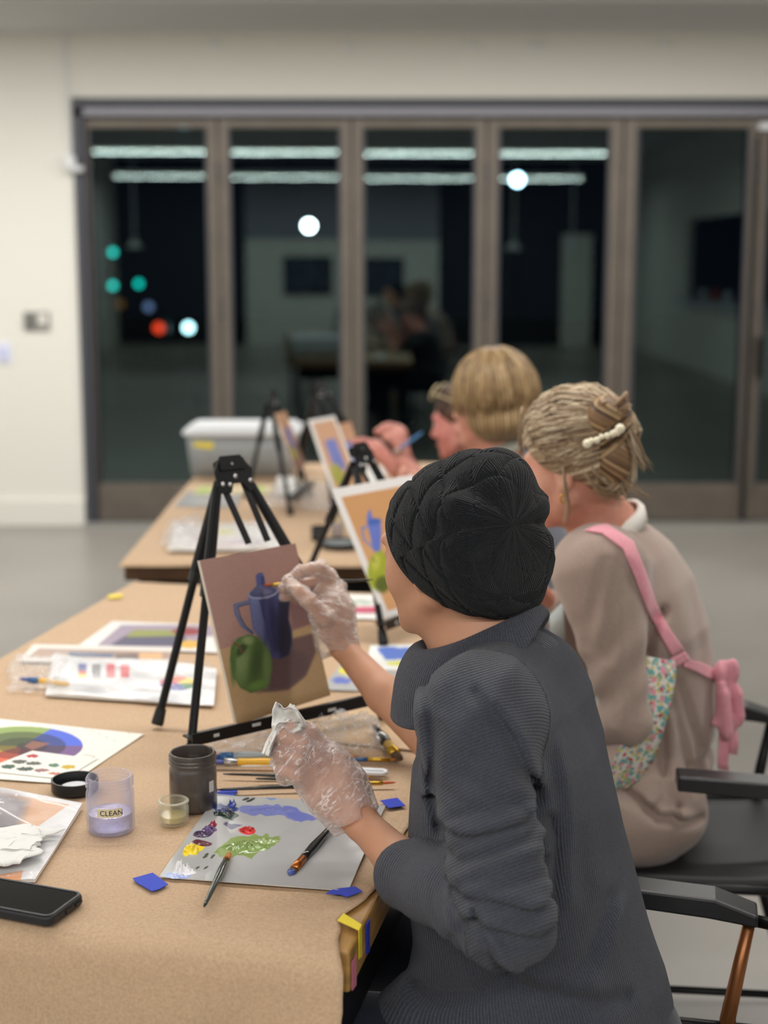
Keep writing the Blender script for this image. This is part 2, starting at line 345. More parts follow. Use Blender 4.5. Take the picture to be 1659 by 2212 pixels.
MB().box((p.x, YB-0.012, p.z), (0.04, 0.012, 0.07)).build('rocker', mat('switch_blue', (196,204,240), 0.4), o)
p1 = at_y(150, 225, YB-0.02); p2 = at_y(156, 352, YB-0.02); x = p1.x
o = empty('cord_reel', (x, YB, ZC), 'white cord hanging from the ceiling to a white clip at the door frame corner', 'cord')
MB().tube([(x-0.02, YB-0.02, ZC), (x-0.012, YB-0.02, 2.35), (x, YB-0.02, p2.z)], 0.006, 6).build('cord', M_white, o)
MB().lathe([(0.004,0.05),(0.03,0.03),(0.034,-0.02),(0.02,-0.045),(0.001,-0.05)], (x, YB-0.05, p2.z), 16).box((x+0.03, YB-0.05, p2.z-0.035), (0.08,0.03,0.03)).build('clip', M_white, o, smooth=True)
# behind the viewer, seen in the glass: two framed pictures and the serving counter
for i, (x, ww) in enumerate(((-1.30, 0.78), (0.0, 0.62))):
    o = empty('framed_picture', (x, YR+0.3, 1.2), ['framed dark picture on the far white wall, reflected in the second pane', 'framed dark picture on the far white wall, reflected in the third pane'][i], 'picture', 'reflected pictures')
    z = 1.18
    MB().box((x, YR+0.32, z+0.30), (ww, 0.03, 0.05)).box((x, YR+0.32, z-0.30), (ww, 0.03, 0.05)).box((x-ww/2, YR+0.32, z), (0.05, 0.03, 0.65)).box((x+ww/2, YR+0.32, z), (0.05, 0.03, 0.65)).build('frame', M_dark, o)
    MB().box((x, YR+0.31, z), (ww-0.05, 0.012, 0.56)).build('print', mat('dim_print', (70,80,100), 0.4, vary=(5, 0.6)), o)
o = empty('serving_counter', (XR+0.3, -1.6, 0), 'long pale counter in the serving opening, reflected in the fifth pane', 'counter')
MB().box((XR+0.25, -1.6, 0.925), (0.8, 5.5, 0.05)).build('countertop', mat('pale_top', (200,205,215), 0.3), o, bevel=0.004)
MB().box((XR+0.45, -1.6, 0.45), (0.5, 5.4, 0.9)).build('cabinet_body', M_dark, o)
for i in range(4):
    c = [(230,230,235),(210,90,50),(220,225,235),(170,60,50)][i]
    o = MB().lathe([(0.001,0),(0.04,0),(0.05,0.14),(0.046,0.14),(0.036,0.006),(0.001,0.006)], (XR+0.1, -3.6+i*0.75, 0.951), 20).build('paper_cup', mat('cup_%d' % i, c, 0.5), smooth=True)
    tag(o, ['white paper cup on the counter end farthest from the doors','orange paper cup on the serving counter','white paper cup on the counter between orange and red cups','dark red paper cup on the serving counter'][i], 'cup', 'cups on the serving counter')
# ================================================================== TABLES
TZ = 0.75
def table(c, ang, w, L, label, far):
    """c: near right corner on the floor plan; runs left (w) and away (L)"""
    u = Vector((-math.cos(ang), math.sin(ang), 0)); v = Vector((math.sin(ang), math.cos(ang), 0)); c = Vector((c[0], c[1], 0))
    o = empty('work_table', c + u*w/2 + v*L/2, label, 'table')
    R = Matrix((-u, v, Vector((0,0,1)))).transposed(); mid = c + u*w/2 + v*L/2
    MB().box(mid + Vector((0,0,TZ-0.028)), (w, L, 0.052), R=R).build('tabletop', M_darkwood if far else M_wood, o, bevel=0.004)
    ap = MB(); i_ = 0.03 if not far else 0.05
    ap.box(c+u*i_+v*L/2+Vector((0,0,TZ-0.1)), (0.025, L-2*i_, 0.085), R=R); ap.box(c+u*(w-i_)+v*L/2+Vector((0,0,TZ-0.1)), (0.025, L-2*i_, 0.085), R=R)
    ap.box(c+u*w/2+v*(i_+0.02)+Vector((0,0,TZ-0.1)), (w-2*i_, 0.025, 0.085), R=R); ap.box(c+u*w/2+v*(L-i_-0.02)+Vector((0,0,TZ-0.1)), (w-2*i_, 0.025, 0.085), R=R)
    ap.build('apron', M_black, o)
    for a in (0.05, w-0.05):
        for b in (0.07, L-0.07):
            MB().box(c+u*a+v*b+Vector((0,0,(TZ-0.06)/2)), (0.04, 0.04, TZ-0.06), R=R).build('leg', M_black, o)
    return u, v, c
TC = (-0.040, 1.612); TA = math.radians(12.0); TW, TL = 0.975, 1.80
u1, v1, c1 = table(TC, TA, TW, TL, 'work table under brown paper in the foreground, honey wood edge showing at its right', False)
u2, v2, c2 = table((0.22, 3.84), 0.0, 0.91, 1.85, 'second work table behind the first, under brown paper, black frame', True)
# ---- brown paper covers
def kraft(name, c, u, v, w, L, over, left, label, right_in, seed, hang_right_in=0.0):
    nu, nv = 150, 260
    s = np.linspace(-over, L, nv); t = np.linspace(0, 1, nu)
    S, Tt = np.meshgrid(s, t, indexing='ij')
    r = 0.035
    # along-table profile: hangs down for s<0 with a soft roll
    flat = np.maximum(S, 0.0); 
    hang = np.maximum(-S, 0.0); ang = np.clip(hang/r, 0, math.pi/2)
    fwd = -(r*np.sin(ang)) ; down = r*(1-np.cos(ang)) + np.maximum(hang - r*math.pi/2, 0)
    ein = right_in(S)                 # right edge inset as a function of s (torn line)
    wid = (w + left) - ein
    A = ein + Tt*wid
    lift = 0.0015 + 0.0035*np.clip(fbm(A*3.1+seed, S*3.3, 0.5), 0, 1)*np.clip((A-ein)/0.1, 0, 1) + 0.0012*np.abs(fbm(A*14, S*14, 2.2))
    sag = np.maximum(A-w, 0)          # the left side hangs a little
    P = np.array(c)[None, None] + A[..., None]*np.array(u) + (flat+fwd)[..., None]*np.array(v)
    out = 0.006*np.sin(A*9+1.0)*np.clip(hang/0.1, 0, 1) + 0.012*fbm(A*4, hang*5, 4.0)*np.clip(hang/0.1, 0, 1)
    P = P - (np.abs(out)+0.004*np.clip(hang/0.02, 0, 1))[..., None]*np.array(v)
    P[..., 2] = TZ + lift - down - sag*0.9
    P = P - (sag*0.35)[..., None]*0
    me = bpy.data.meshes.new(name); i = np.arange(nv*nu).reshape(nv, nu)
    q = np.stack([i[:-1,:-1], i[:-1,1:], i[1:,1:], i[1:,:-1]], -1).reshape(-1, 4)
    me.from_pydata(P.reshape(-1, 3).tolist(), [], q.tolist()); me.update()
    o = link(name, me, M_kraft, smooth=True); md = o.modifiers.new('t', 'SOLIDIFY'); md.thickness = 0.0006; md.offset = -1
    return tag(o, label, 'paper')
def torn(S):
    base = np.interp(S, [-1.0, -0.12, -0.035, 0.0, 0.03, 0.075, 0.13, 0.17, 0.25, 0.6, 2.0], [0.002, 0.0, 0.0, 0.012, 0.022, 0.030, 0.012, 0.005, 0.004, 0.002, 0.001])
    return base + 0.0025*fbm(S*22, 1.0)*np.clip((S+0.2)*8, 0, 1)
kraft('paper_cover', (c1[0], c1[1], 0), u1, v1, TW, TL, 0.34, 0.008, 'brown kraft paper covering the front table and hanging over its front edge', torn, 1.0)
kraft('paper_cover', (c2[0], c2[1], 0), u2, v2, 0.91, 1.85, 0.03, 0.008, 'brown kraft paper covering the second table behind, edge curling at its front', lambda S: 0.004+0.003*fbm(S*15, 2.0), 5.0)
T0 = TZ+0.0062   # top of the paper, where things rest
def tz(px, py, dz=0.0): return at_z(px, py, T0+dz)
def quad(*p, dz=0.0): return [tz(x, y, dz) for x, y in p]
# ---- tapes
def tape(name, pts, m, label, n=6):
    o = MB().prism([tuple(p) for p in pts], (0, 0, 0.0008)).build(name, m); return tag(o, label, 'tape')
def jag(pts, k=0.004):
    return pts
def flat_tape(px, m, label, dz=0.0005):
    return tape('masking_tape', [tz(x, y, dz) for x, y in px], m, label)
flat_tape([(287,1898),(330,1886),(363,1911),(345,1921),(328,1926),(300,1910),(292,1905)], M_blue, 'blue tape at the near left corner of the grey palette sheet', 0.0012)
flat_tape([(704,1931),(720,1921),(768,1916),(783,1926),(750,1938),(735,1933)], M_blue, 'blue tape at the near right corner of the grey palette sheet', 0.0012)
flat_tape([(821,1730),(858,1724),(876,1741),(840,1746)], M_blue, 'blue tape at the far right corner of the grey palette sheet', 0.0012)
flat_tape([(468,1711),(512,1703),(513,1712),(505,1718),(474,1721)], M_blue, 'blue tape at the far left corner of the grey palette sheet', 0.0012)
flat_tape([(232,1286),(262,1284),(266,1290),(236,1293)], M_yellow, 'small yellow tape at the far left corner of the front table')
def edge_tape(s0, s1, dz_top, dz_bot, m, label, onto=0.0):
    """tape on the right side face of the front table, optionally folded onto its top"""
    e = c1; off = -u1*0.0012
    mb = MB(); a = e+v1*s0+off; b = e+v1*s1+off
    mb.prism([a+Vector((0,0,TZ-dz_bot)), b+Vector((0,0,TZ-dz_bot-0.004)), b+Vector((0,0,TZ-dz_top)), a+Vector((0,0,TZ-dz_top+0.001))], -u1*0.0008)
    if onto: mb.prism([a+Vector((0,0,TZ+0.0065)), b+Vector((0,0,TZ+0.0065)), b+u1*onto+v1*0.025+Vector((0,0,TZ+0.0065)), a+u1*onto*1.1+v1*0.02+Vector((0,0,TZ+0.0065))], (0,0,0.0008)); mb.prism([a+Vector((0,0,TZ-dz_top)), b+Vector((0,0,TZ-dz_top)), b+Vector((0,0,TZ+0.007)), a+Vector((0,0,TZ+0.007))], -u1*0.0008)
    return tag(mb.build('masking_tape', m), label, 'tape')
edge_tape(0.040, 0.056, -0.001, 0.030, M_yellow, 'yellow tape folded over the front table corner', 0.028)
edge_tape(0.082, 0.100, 0.006, 0.045, M_blue, 'narrow blue tape on the wood edge beside the yellow tape')
edge_tape(0.004, 0.026, 0.017, 0.052, M_pink, 'pink tape on the wood edge below the yellow tape')

# ================================================================== PALETTE SHEET
def pal_fn(px, py, u, v):
    P = Paint(px, py, (168,169,170))
    P.C += (4*fbm(px*0.01, py*0.02))[..., None]
    P.poly([(515,1742),(560,1738),(600,1740),(640,1748),(680,1768),(640,1772),(600,1762),(545,1760),(518,1752)], (118,126,186), 2, 4)
    P.poly([(610,1738),(640,1745),(690,1770),(650,1774),(620,1760)], (104,114,184), 2, 3)
    P.poly([(464,1840),(500,1812),(545,1806),(609,1806),(600,1824),(560,1838),(545,1856),(500,1850),(478,1846)], (128,150,84), 1.5, 6)
    P.poly([(460,1752),(495,1746),(516,1760),(505,1769),(470,1766)], (44,66,62), 1.5, 5)
    P.ell(488,1748,26,9,(40,60,130),0,1.5,5)
    P.ell(440,1800,22,9,(62,42,78),-12,1.5,4); P.ell(502,1783,18,6,(74,72,104),0,1.5,4)
    P.ell(535,1794,18,8,(205,40,36),0,1.5,3); P.ell(420,1836,26,10,(232,208,40),-20,1.5,6); P.ell(436,1822,20,6,(90,40,54),5,1.5,4)
    P.ell(385,1892,30,9,(140,160,220),-5,1.5,5); P.ell(398,1884,24,6,(232,232,236),0,1.5,4)
    for x, y in ((530,1726),(545,1727),(538,1730)): P.ell(x, y, 8, 2.5, (52,54,54), -15, 1, 3)
    for x, y in ((583,1726),(592,1725)): P.ell(x, y, 7, 2, (120,140,190), 0, 1, 3)
    for x, y in ((442,1851),(446,1846),(460,1849),(458,1852),(427,1874),(445,1875),(486,1870)): P.ell(x, y, 5, 2.2, (78,84,70), -30, 1, 2)
    return P
PALC = quad((343,1895),(752,1925),(833,1740),(471,1717), dz=0.0012)
palette = empty('palette_sheet', sum(PALC, Vector())/4, 'grey palette sheet with paint blobs taped at the near table corner', 'palette')
sheet('sheet', PALC, 360, 260, pal_fn, M_photo, palette, 0.0003, h=lambda u, v: 0.0015*np.abs(fbm(u*3, v*3, 8)))
def blob(px, py, rx, ry, h, c, seed, c2=None, rot=0, ridg=6.0):
    """a dab of thick paint lying on the sheet"""
    n, m = 36, 12; c0 = tz(px, py, 0.0028); k = 1/ (FPX/ (c0.y*cT + (CH-T0)*sT))
    vs = []; cols = []
    for i in range(m+1):
        rr = i/m
        for j in range(n):
            a = 2*math.pi*j/n; e = 1+0.28*float(vnoise(math.cos(a)*1.7+seed, math.sin(a)*1.7, seed*1.3))
            x = rr*rx*k*math.cos(a)*e; y = rr*ry*k*2.4*math.sin(a)*e; ca, sa = math.cos(rot), math.sin(rot); x, y = x*ca-y*sa, x*sa+y*ca
            nn = float(fbm(x*ridg*60+seed, y*ridg*25, 0)); z = h*(1-rr**2.5)*(0.55+0.6*nn)
            vs.append((c0.x+x, c0.y+y, c0.z-0.0008+max(z, 0)))
            t = np.clip(0.5+1.2*nn, 0, 1) if c2 is not None else 0
            cols.append(lin(c)*(1-t)+(lin(c2)*t if c2 is not None else 0))
    fs = [(i*n+j, i*n+(j+1)%n, (i+1)*n+(j+1)%n, (i+1)*n+j) for i in range(m) for j in range(n)]
    me = bpy.data.meshes.new('paint_dab'); me.from_pydata(vs, [], fs); me.update()
    ca = me.color_attributes.new('Col', 'FLOAT_COLOR', 'POINT'); ca.data.foreach_set('color', np.concatenate([np.array(cols), np.ones((len(cols), 1))], 1).ravel())
    return link('paint_dab', me, M_paint, palette, smooth=True)
for i, (a, lab) in enumerate([((501,1738,9,7,0.012,(52,74,160),1.0),'dark blue paint dab'),((488,1750,20,6,0.005,(44,66,140),2.0,(28,40,60)),'blue paint dab'),((478,1758,24,6,0.004,(44,62,52),3.0,(30,44,40)),'dark green paint dab'),
      ((460,1783,9,5,0.008,(150,30,62),4.0),'crimson paint dab'),((452,1792,16,6,0.007,(70,48,92),5.0,(96,70,120)),'violet paint dab'),((436,1803,17,6,0.003,(56,38,70),6.0),'dark violet paint dab'),
      ((534,1793,17,6,0.006,(214,40,34),7.0,(170,24,24)),'red paint dab'),((413,1836,18,9,0.009,(244,222,40),8.0,(226,196,30)),'yellow paint dab'),((438,1822,16,4,0.003,(92,40,52),9.0),'maroon paint dab'),
      ((388,1880,12,7,0.014,(240,240,242),10.0),'white paint dab'),((405,1878,12,5,0.008,(236,236,240),11.0),'white paint dab'),((384,1892,24,5,0.003,(150,168,222),12.0,(190,200,232)),'pale blue paint dab'),
      ((535,1829,48,13,0.006,(132,158,88),13.0,(108,132,66)),'leaf green paint dab'),((575,1815,30,7,0.004,(140,160,96),14.0,(112,136,74)),'leaf green paint dab'),((588,1749,50,7,0.0012,(120,128,190),15.0,(108,118,182)),'lavender paint dab')]):
    b = blob(*a); b['label'] = lab

# ================================================================== BRUSHES
def brush(tip, end, L_f, L_b, r, mh, mf, mb_, label, flat=0.6, fat=1.6, group=None, col_tip=None):
    """tip: where the bristles end, end: handle end"""
    tip = Vector(tip); end = Vector(end); d = (end-tip); L = d.length; d.normalize(); o = empty('paintbrush', (tip+end)/2, label, 'paintbrush', group)
    p = lambda s: tip + d*s
    MB().tube([p(0), p(L_b*0.25), p(L_b*0.6), p(L_b)], [r*0.12, r*0.75, r*1.05, r*0.95], 10, flat=flat).build('bristles', mb_, o, smooth=True)
    if col_tip is not None: MB().tube([p(-0.0005), p(L_b*0.25), p(L_b*0.5)], [r*0.2, r*0.85, r*1.12], 10, flat=flat+0.05).build('paint_on_bristles', col_tip, o, smooth=True)
    MB().tube([p(L_b*0.95), p(L_b+L_f*0.35), p(L_b+L_f*0.4), p(L_b+L_f*0.45), p(L_b+L_f)], [r*1.02, r, r*1.1, r, r*0.95], 12).build('ferrule', mf, o, smooth=True)
    s = L_b+L_f; q = L-s
    MB().tube([p(s-0.001), p(s+q*0.12), p(s+q*0.3), p(s+q*0.6), p(s+q*0.93), p(L)], [r*0.95, r*fat*0.9, r*fat, r*fat*0.75, r*0.62, r*0.3], 12).build('handle', mh, o, smooth=True)
    return o
M_green_h = mat('green_lacquer', (34,52,46), 0.25, coat=0.5); M_black_h = mat('black_lacquer', (20,22,24), 0.2, coat=0.6)
M_yellow_h = mat('yellow_lacquer', (224,172,40), 0.3, coat=0.4); M_blue_h = mat('blue_lacquer', (42,96,150), 0.3, coat=0.4); M_clear_h = mat('grey_lacquer', (150,160,165), 0.3, coat=0.4)
M_br = mat('brown_bristle', (176,112,56), 0.7, bump=(700, 0.4, 0.001)); M_brd = mat('dark_bristle', (92,66,44), 0.7, bump=(700, 0.4, 0.001)); M_brr = mat('red_bristle', (190,84,46), 0.7)
M_bluep = mat('blue_paint', (70,84,150), 0.35); M_whitebr = mat('white_bristle', (225,225,222), 0.7)
brush(tz(497,1840,0.007), tz(441,1958,0.008), 0.001, 0.026, 0.0042, M_green_h, M_copper, M_br, 'dark green brush resting across the palette front, tip in green paint', fat=1.25)
brush(tz(625,1889,0.004), tz(722,1778,0.010), 0.032, 0.018, 0.0058, M_black_h, M_copper, M_brd, 'black flat brush with copper ferrule and blue paint on its tip', fat=1.15, col_tip=M_bluep)
brush(tz(856,1690,0.006), tz(464,1706,0.007), 0.05, 0.022, 0.0034, M_black_h, M_brass, M_brr, 'black brush with brass ferrule and red tip behind the palette, nearest to it', fat=1.2)
brush(tz(802,1679,0.006), tz(482,1672,0.006), 0.045, 0.018, 0.0030, M_black_h, M_brass, M_br, 'black brush behind the fist, orange tip right, farthest of the loose row', fat=1.2)
brush(tz(700,1682,0.006), tz(552,1682,0.006), 0.03, 0.012, 0.0028, M_black_h, M_brass, M_br, 'short black brush behind the fist, between two longer black brushes', fat=1.2)
brush(tz(866,1643,0.006), tz(806,1568,0.012), 0.045, 0.03, 0.0085, M_black_h, M_brass, M_brd, 'thick dark brush slanting behind the plastic bag at right', fat=1.2)
brush(tz(868,1641,0.004), tz(700,1640,0.005), 0.035, 0.02, 0.0035, M_blue_h, M_brass, M_br, 'blue brush with brass ferrule under the clear bag, pointing right', fat=1.1)
brush(tz(760,1628,0.005), tz(640,1634,0.005), 0.03, 0.018, 0.0032, M_yellow_h, M_brass, M_brr, 'yellow brush under the clear bag, thin, farther one', fat=1.1)
brush(tz(776,1633,0.013), tz(620,1640,0.013), 0.028, 0.018, 0.0036, M_yellow_h, M_brass, M_br, 'yellow brush under the clear bag, nearer one', fat=1.1)
brush(tz(445,1646,0.009), tz(700,1646,0.009), 0.02, 0.03, 0.0062, M_yellow_h, M_steel, M_bluep, 'thick yellow brush with blue bristles left behind the paper towel', fat=1.05)
brush(tz(436,1636,0.006), tz(620,1630,0.006), 0.02, 0.03, 0.0072, M_clear_h, M_blue_h, M_bluep, 'grey brush with blue bristles and ferrule behind the dark jar', fat=1.05)
brush(tz(720,1646,0.008), tz(520,1655,0.004), 0.02, 0.001, 0.003, mat('white_lacquer', (235,232,225), 0.4), M_steel, M_whitebr, 'thin white brush between the black and yellow brushes', fat=1.1)
# white palette-knife sleeve (flat white loop)
a = tz(640,1660,0.006); b = tz(826,1668,0.006); d = (b-a).normalized(); s = Vector((-d.y, d.x, 0))
pts = [a+s*0.008, b+s*0.008, b+d*0.006+s*0.004, b+d*0.006-s*0.004, b-s*0.008, a-s*0.008, a-d*0.006-s*0.004, a-d*0.006+s*0.004, a+s*0.008]
tag(MB().tube(pts, 0.0032, 8).box((a+b)/2+Vector((0,0,-0.002)), ((b-a).length, 0.012, 0.003), rz=math.atan2(d.y, d.x)).build('plastic_loop', M_white, smooth=True), 'flat white plastic loop behind the gloved fist, above the brushes', 'plastic tool')

# ================================================================== JARS
def glassy(name, c, alpha, rough=0.08, mx_=0.62):
    m = bpy.data.materials.new(name); m.use_nodes = True; nt = m.node_tree; nt.nodes.clear(); N = nt.nodes.new
    o = N('ShaderNodeOutputMaterial'); t = N('ShaderNodeBsdfTransparent'); p = N('ShaderNodeBsdfPrincipled'); mx = N('ShaderNodeMixShader')
    t.inputs[0].default_value = rgba(tuple(min(255, 196+0.27*x) for x in c)); p.inputs['Base Color'].default_value = rgba(c); p.inputs['Roughness'].default_value = rough; p.inputs['Specular IOR Level'].default_value = 0.7
    l = N('ShaderNodeLayerWeight'); l.inputs[0].default_value = 0.35; r = N('ShaderNodeMapRange'); r.inputs['To Min'].default_value = alpha; r.inputs['To Max'].default_value = mx_
    nt.links.new(l.outputs['Facing'], r.inputs[0]); nt.links.new(r.outputs[0], mx.inputs[0]); nt.links.new(t.outputs[0], mx.inputs[1]); nt.links.new(p.outputs[0], mx.inputs[2]); nt.links.new(mx.outputs[0], o.inputs[0])
    MATS[name] = m; return m
M_violetjar = glassy('violet_jar', (205,205,222), 0.05); M_water = glassy('violet_water', (160,162,204), 0.25); M_clear = glassy('clear_glass', (224,222,206), 0.05)
M_oil = glassy('oil', (196,184,130), 0.45)
def jar(px, pyb, h, r, neck, m, label, name='jar', thread=3):
    c = tz(px, pyb); c = c + Vector((0, r*0.95, 0)); o = empty(name, c, label, 'jar')
    hn = h*0.27; hs = h-hn
    prof = [(0.001,0.0),(r*0.93,0.0),(r,0.004),(r,hs*0.93),(r*0.985,hs*0.98),(neck+0.001,hs+0.001),(neck,hs+0.003)]
    for k in range(thread):
        z = hs+0.004+(hn-0.006)*(k+0.3)/thread; prof += [(neck,z),(neck+0.0024,z+0.0018),(neck,z+0.0036)]
    prof += [(neck+0.0006,h-0.001),(neck,h),(neck-0.0022,h),(neck-0.0026,h-0.002),(neck-0.0026,hs),(r-0.003,hs*0.92),(r-0.003,0.004),(0.001,0.004)]
    MB().lathe(prof, c, 56).build('glass_body' if name == 'glass_jar' else 'jar_body', m, o, smooth=True)
    return o, c
h1 = 0.078
o, cj = jar(412, 1760, 0.084, 0.0345, 0.0322, mat('murky_jar', (92,84,80), 0.3, vary=(30, 0.25), bump=(25, 0.1, 0.002), coat=0.3), 'dark jar of murky rinse water standing behind the palette sheet', 'water_jar')
MB().lathe([(0.001,0.0),(0.0300,0.0)], cj+Vector((0,0,0.060)), 40).build('water', mat('murky_water', (40,28,30), 0.08), o)
a0 = math.radians(-62); MB().prism([cj+Vector((math.cos(a0+da)*0.0352, math.sin(a0+da)*0.0352, z)) for da, z in ((0.35,0.030),(0.62,0.030),(0.62,0.046),(0.35,0.046))], Vector((0.0004,-0.0006,0))).build('label', mat('white_label', (210,206,200), 0.6), o).rotation_euler = (0,0,0)
o, cj = jar(231, 1809, 0.079, 0.0335, 0.0310, M_violetjar, 'clear violet jar of water with a label, standing left of the dark jar', 'water_jar')
MB().lathe([(0.001,0.005),(0.0300,0.005),(0.0302,0.026),(0.001,0.026)], cj, 40).build('water', M_water, o)
# label band with lettering
def band(c, r, a0, a1, z0, z1, m, name, parent, n=14):
    vs = []; 
    for k in range(n+1):
        a = a0+(a1-a0)*k/n; vs += [c+Vector((r*math.cos(a), r*math.sin(a), z0)), c+Vector((r*math.cos(a), r*math.sin(a), z1))]
    return raw(name, vs, [(2*k, 2*k+2, 2*k+3, 2*k+1) for k in range(n)], m, parent, True)
band(cj, 0.0338, math.radians(-112), math.radians(-52), 0.0285, 0.0415, mat('paper_label', (214,206,176), 0.6), 'label', o)
def text(name, s, size, loc, R, m, parent=None, extrude=0.0001):
    cu = bpy.data.curves.new(name, 'FONT'); cu.body = s; cu.size = size; cu.align_x = 'CENTER'; cu.align_y = 'CENTER'; cu.extrude = extrude
    t = bpy.data.objects.new(name, cu); COL.objects.link(t); dg = bpy.context.evaluated_depsgraph_get(); me = bpy.data.meshes.new_from_object(t.evaluated_get(dg)); bpy.data.objects.remove(t)
    me.transform(Matrix.Translation(loc) @ R.to_4x4()); return me
ink = mat('black_ink', (24,22,22), 0.6)
me = text('lettering', 'CLEAN', 0.0105, Vector((0,0,0)), Matrix.Identity(3), ink)
for v in me.vertices:    # wrap the word round the jar
    a = math.radians(-77) + v.co.x/0.0342; zz = v.co.y; v.co = cj + Vector((0.0342*math.cos(a), 0.0342*math.sin(a), 0.0350+zz))
link('lettering', me, ink, o)
o, cj = jar(371, 1788, 0.034, 0.0215, 0.0200, M_clear, 'tiny open glass jar with a little oil, in front of the dark jar', 'glass_jar', 2)
MB().lathe([(0.001,0.0045),(0.0185,0.0045),(0.0185,0.012),(0.001,0.012)], cj, 32).build('oil', M_oil, o)
c = tz(152, 1724)+Vector((0.0,0.034,0)); o = empty('jar_lid', c, 'black screw lid lying upturned behind the violet jar', 'lid')
MB().lathe([(0.001,0),(0.034,0),(0.035,0.002),(0.035,0.018),(0.0325,0.018),(0.0325,0.004),(0.001,0.004)], c, 48).build('rim', M_blackpl, o, smooth=False)
MB().lathe([(0.001,0.006),(0.021,0.006),(0.022,0.004)], c, 40).build('liner', M_white, o)

# ================================================================== PHONE
pc = [tz(196,1924,0.011), tz(110,1987,0.011)]
a, b = pc; ux = (a-b).normalized(); lx = Vector((-ux.y, ux.x, 0)); W_ = 0.078
cc = b + ux*W_/2 + lx*0.08
def rrect(c, ux, uy, w, h, r, z, n=8):
    out = []
    for qx, qy, a0 in ((1,1,0),(-1,1,90),(-1,-1,180),(1,-1,270)):
        for k in range(n+1):
            t = math.radians(a0+90*k/n); x = qx*(w/2-r)+r*math.cos(t); y = qy*(h/2-r)+r*math.sin(t); out.append(Vector((c.x, c.y, 0))+ux*x+uy*y+Vector((0,0,z)))
    return out
o = empty('smartphone', (cc.x, cc.y, T0), 'black smartphone in a rugged case lying face up on the brown paper', 'phone')
MB().prism(rrect(cc, ux, lx, W_, 0.158, 0.012, T0), (0,0,0.0125)).build('case', mat('case_rubber', (34,36,40), 0.45), o, bevel=0.003)
fr_ = MB(); O_ = rrect(cc, ux, lx, W_-0.004, 0.154, 0.011, T0+0.0125); I_ = rrect(cc, ux, lx, W_-0.010, 0.148, 0.008, T0+0.0125); n = len(O_)
fr_.add(O_+I_+[p+Vector((0,0,0.0012)) for p in O_]+[p+Vector((0,0,0.0012)) for p in I_], [(2*n+i, 2*n+(i+1)%n, 3*n+(i+1)%n, 3*n+i) for i in range(n)]+[(i,(i+1)%n,2*n+(i+1)%n,2*n+i) for i in range(n)]+[(n+i,n+(i+1)%n,3*n+(i+1)%n,3*n+i) for i in range(n)])
fr_.build('bezel', mat('bezel', (48,50,54), 0.4), o)
MB().prism(rrect(cc, ux, lx, W_-0.010, 0.148, 0.008, T0+0.0126), (0,0,0.0004)).build('screen', mat('screen_glass', (10,10,13), 0.05, spec=0.6), o)
e = cc - lx*0.079 ; MB().box(e+Vector((0,0,0))*0+Vector((0,0,T0+0.006-e.z)), (0.012,0.003,0.004), rz=math.atan2(ux.y,ux.x)).box(e+ux*0.022+Vector((0,0,T0+0.006-e.z)), (0.014,0.003,0.003), rz=math.atan2(ux.y,ux.x)).build('port', M_blackpl, o)

# ================================================================== SHEETS ON THE FRONT TABLE
W = (236,234,226)
def wheel(px, py, u, v):
    P = Paint(px, py, W)
    cx, cy = 48, 1611
    cols = [(60,86,170),(92,70,120),(130,50,90),(150,40,60),(190,60,50),(214,120,50),(232,196,60),(150,170,90),(120,150,90)]
    ang = np.degrees(np.arctan2(-(py-cy)*3.2, px-cx)) % 360
    r = np.hypot(px-cx, (py-cy)*3.1)/131
    seg = [(0,62,(66,92,196)),(62,180,(130,152,86)),(180,222,(236,206,60)),(222,262,(222,90,60)),(262,318,(150,40,84)),(318,360,(104,74,124))]
    for a0, a1, c in seg:
        m = np.clip(((ang >= a0) & (ang < a1) & (r < 1)).astype(float), 0, 1)
        shade = np.where(r > 0.72, 1.12, np.where(r > 0.42, 0.72, 0.5))[..., None]
        P.C = P.C*(1-m[..., None]) + np.clip(np.array(c)*shade, 0, 255)*m[..., None]
    P.ell(52,1611,16,6,(50,50,48)); P.poly([(70,1600),(110,1606),(70,1620),(52,1612)], (140,92,80), 2)
    P.line([(180,1630),(205,1634),(188,1648),(214,1640)], 0.8, (120,120,116))
    for k in range(7): P.line([(180+k*16, 1570+((k*37)%30)), (186+k*16, 1574+((k*37)%30))], 1.5, (190,188,180))
    return P
o = sheet('colour_wheel_sheet', quad((-150,1672),(150,1694),(311,1586),(-80,1545)), 300, 150, wheel, M_sheet)
tag(o, 'white sheet with a hand painted colour wheel at the left edge', 'paper')
def swat(px, py, u, v):
    P = Paint(px, py, W)
    for x, y, rx, ry, c in ((70,1633,13,3.5,(176,50,60)),(42,1645,16,4,(84,90,84)),(73,1649,16,4,(88,92,88)),(116,1653,12,3.5,(86,128,106)),(18,1656,15,4.5,(60,90,76)),(54,1661,18,4.5,(70,82,76)),(90,1664,16,3.5,(150,110,110)),(148,1657,15,4.5,(200,168,44)),(120,1671,16,3,(190,120,100))):
        P.ell(x, y, rx, ry, c, 0, 1, 1.5, 0.3)
    return P
o = sheet('swatch_card', quad((-40,1664),(138,1683),(209,1640),(70,1622), dz=0.0016), 200, 90, swat, M_sheet)
tag(o, 'small white card of paint swatches lying on the colour wheel sheet', 'card')
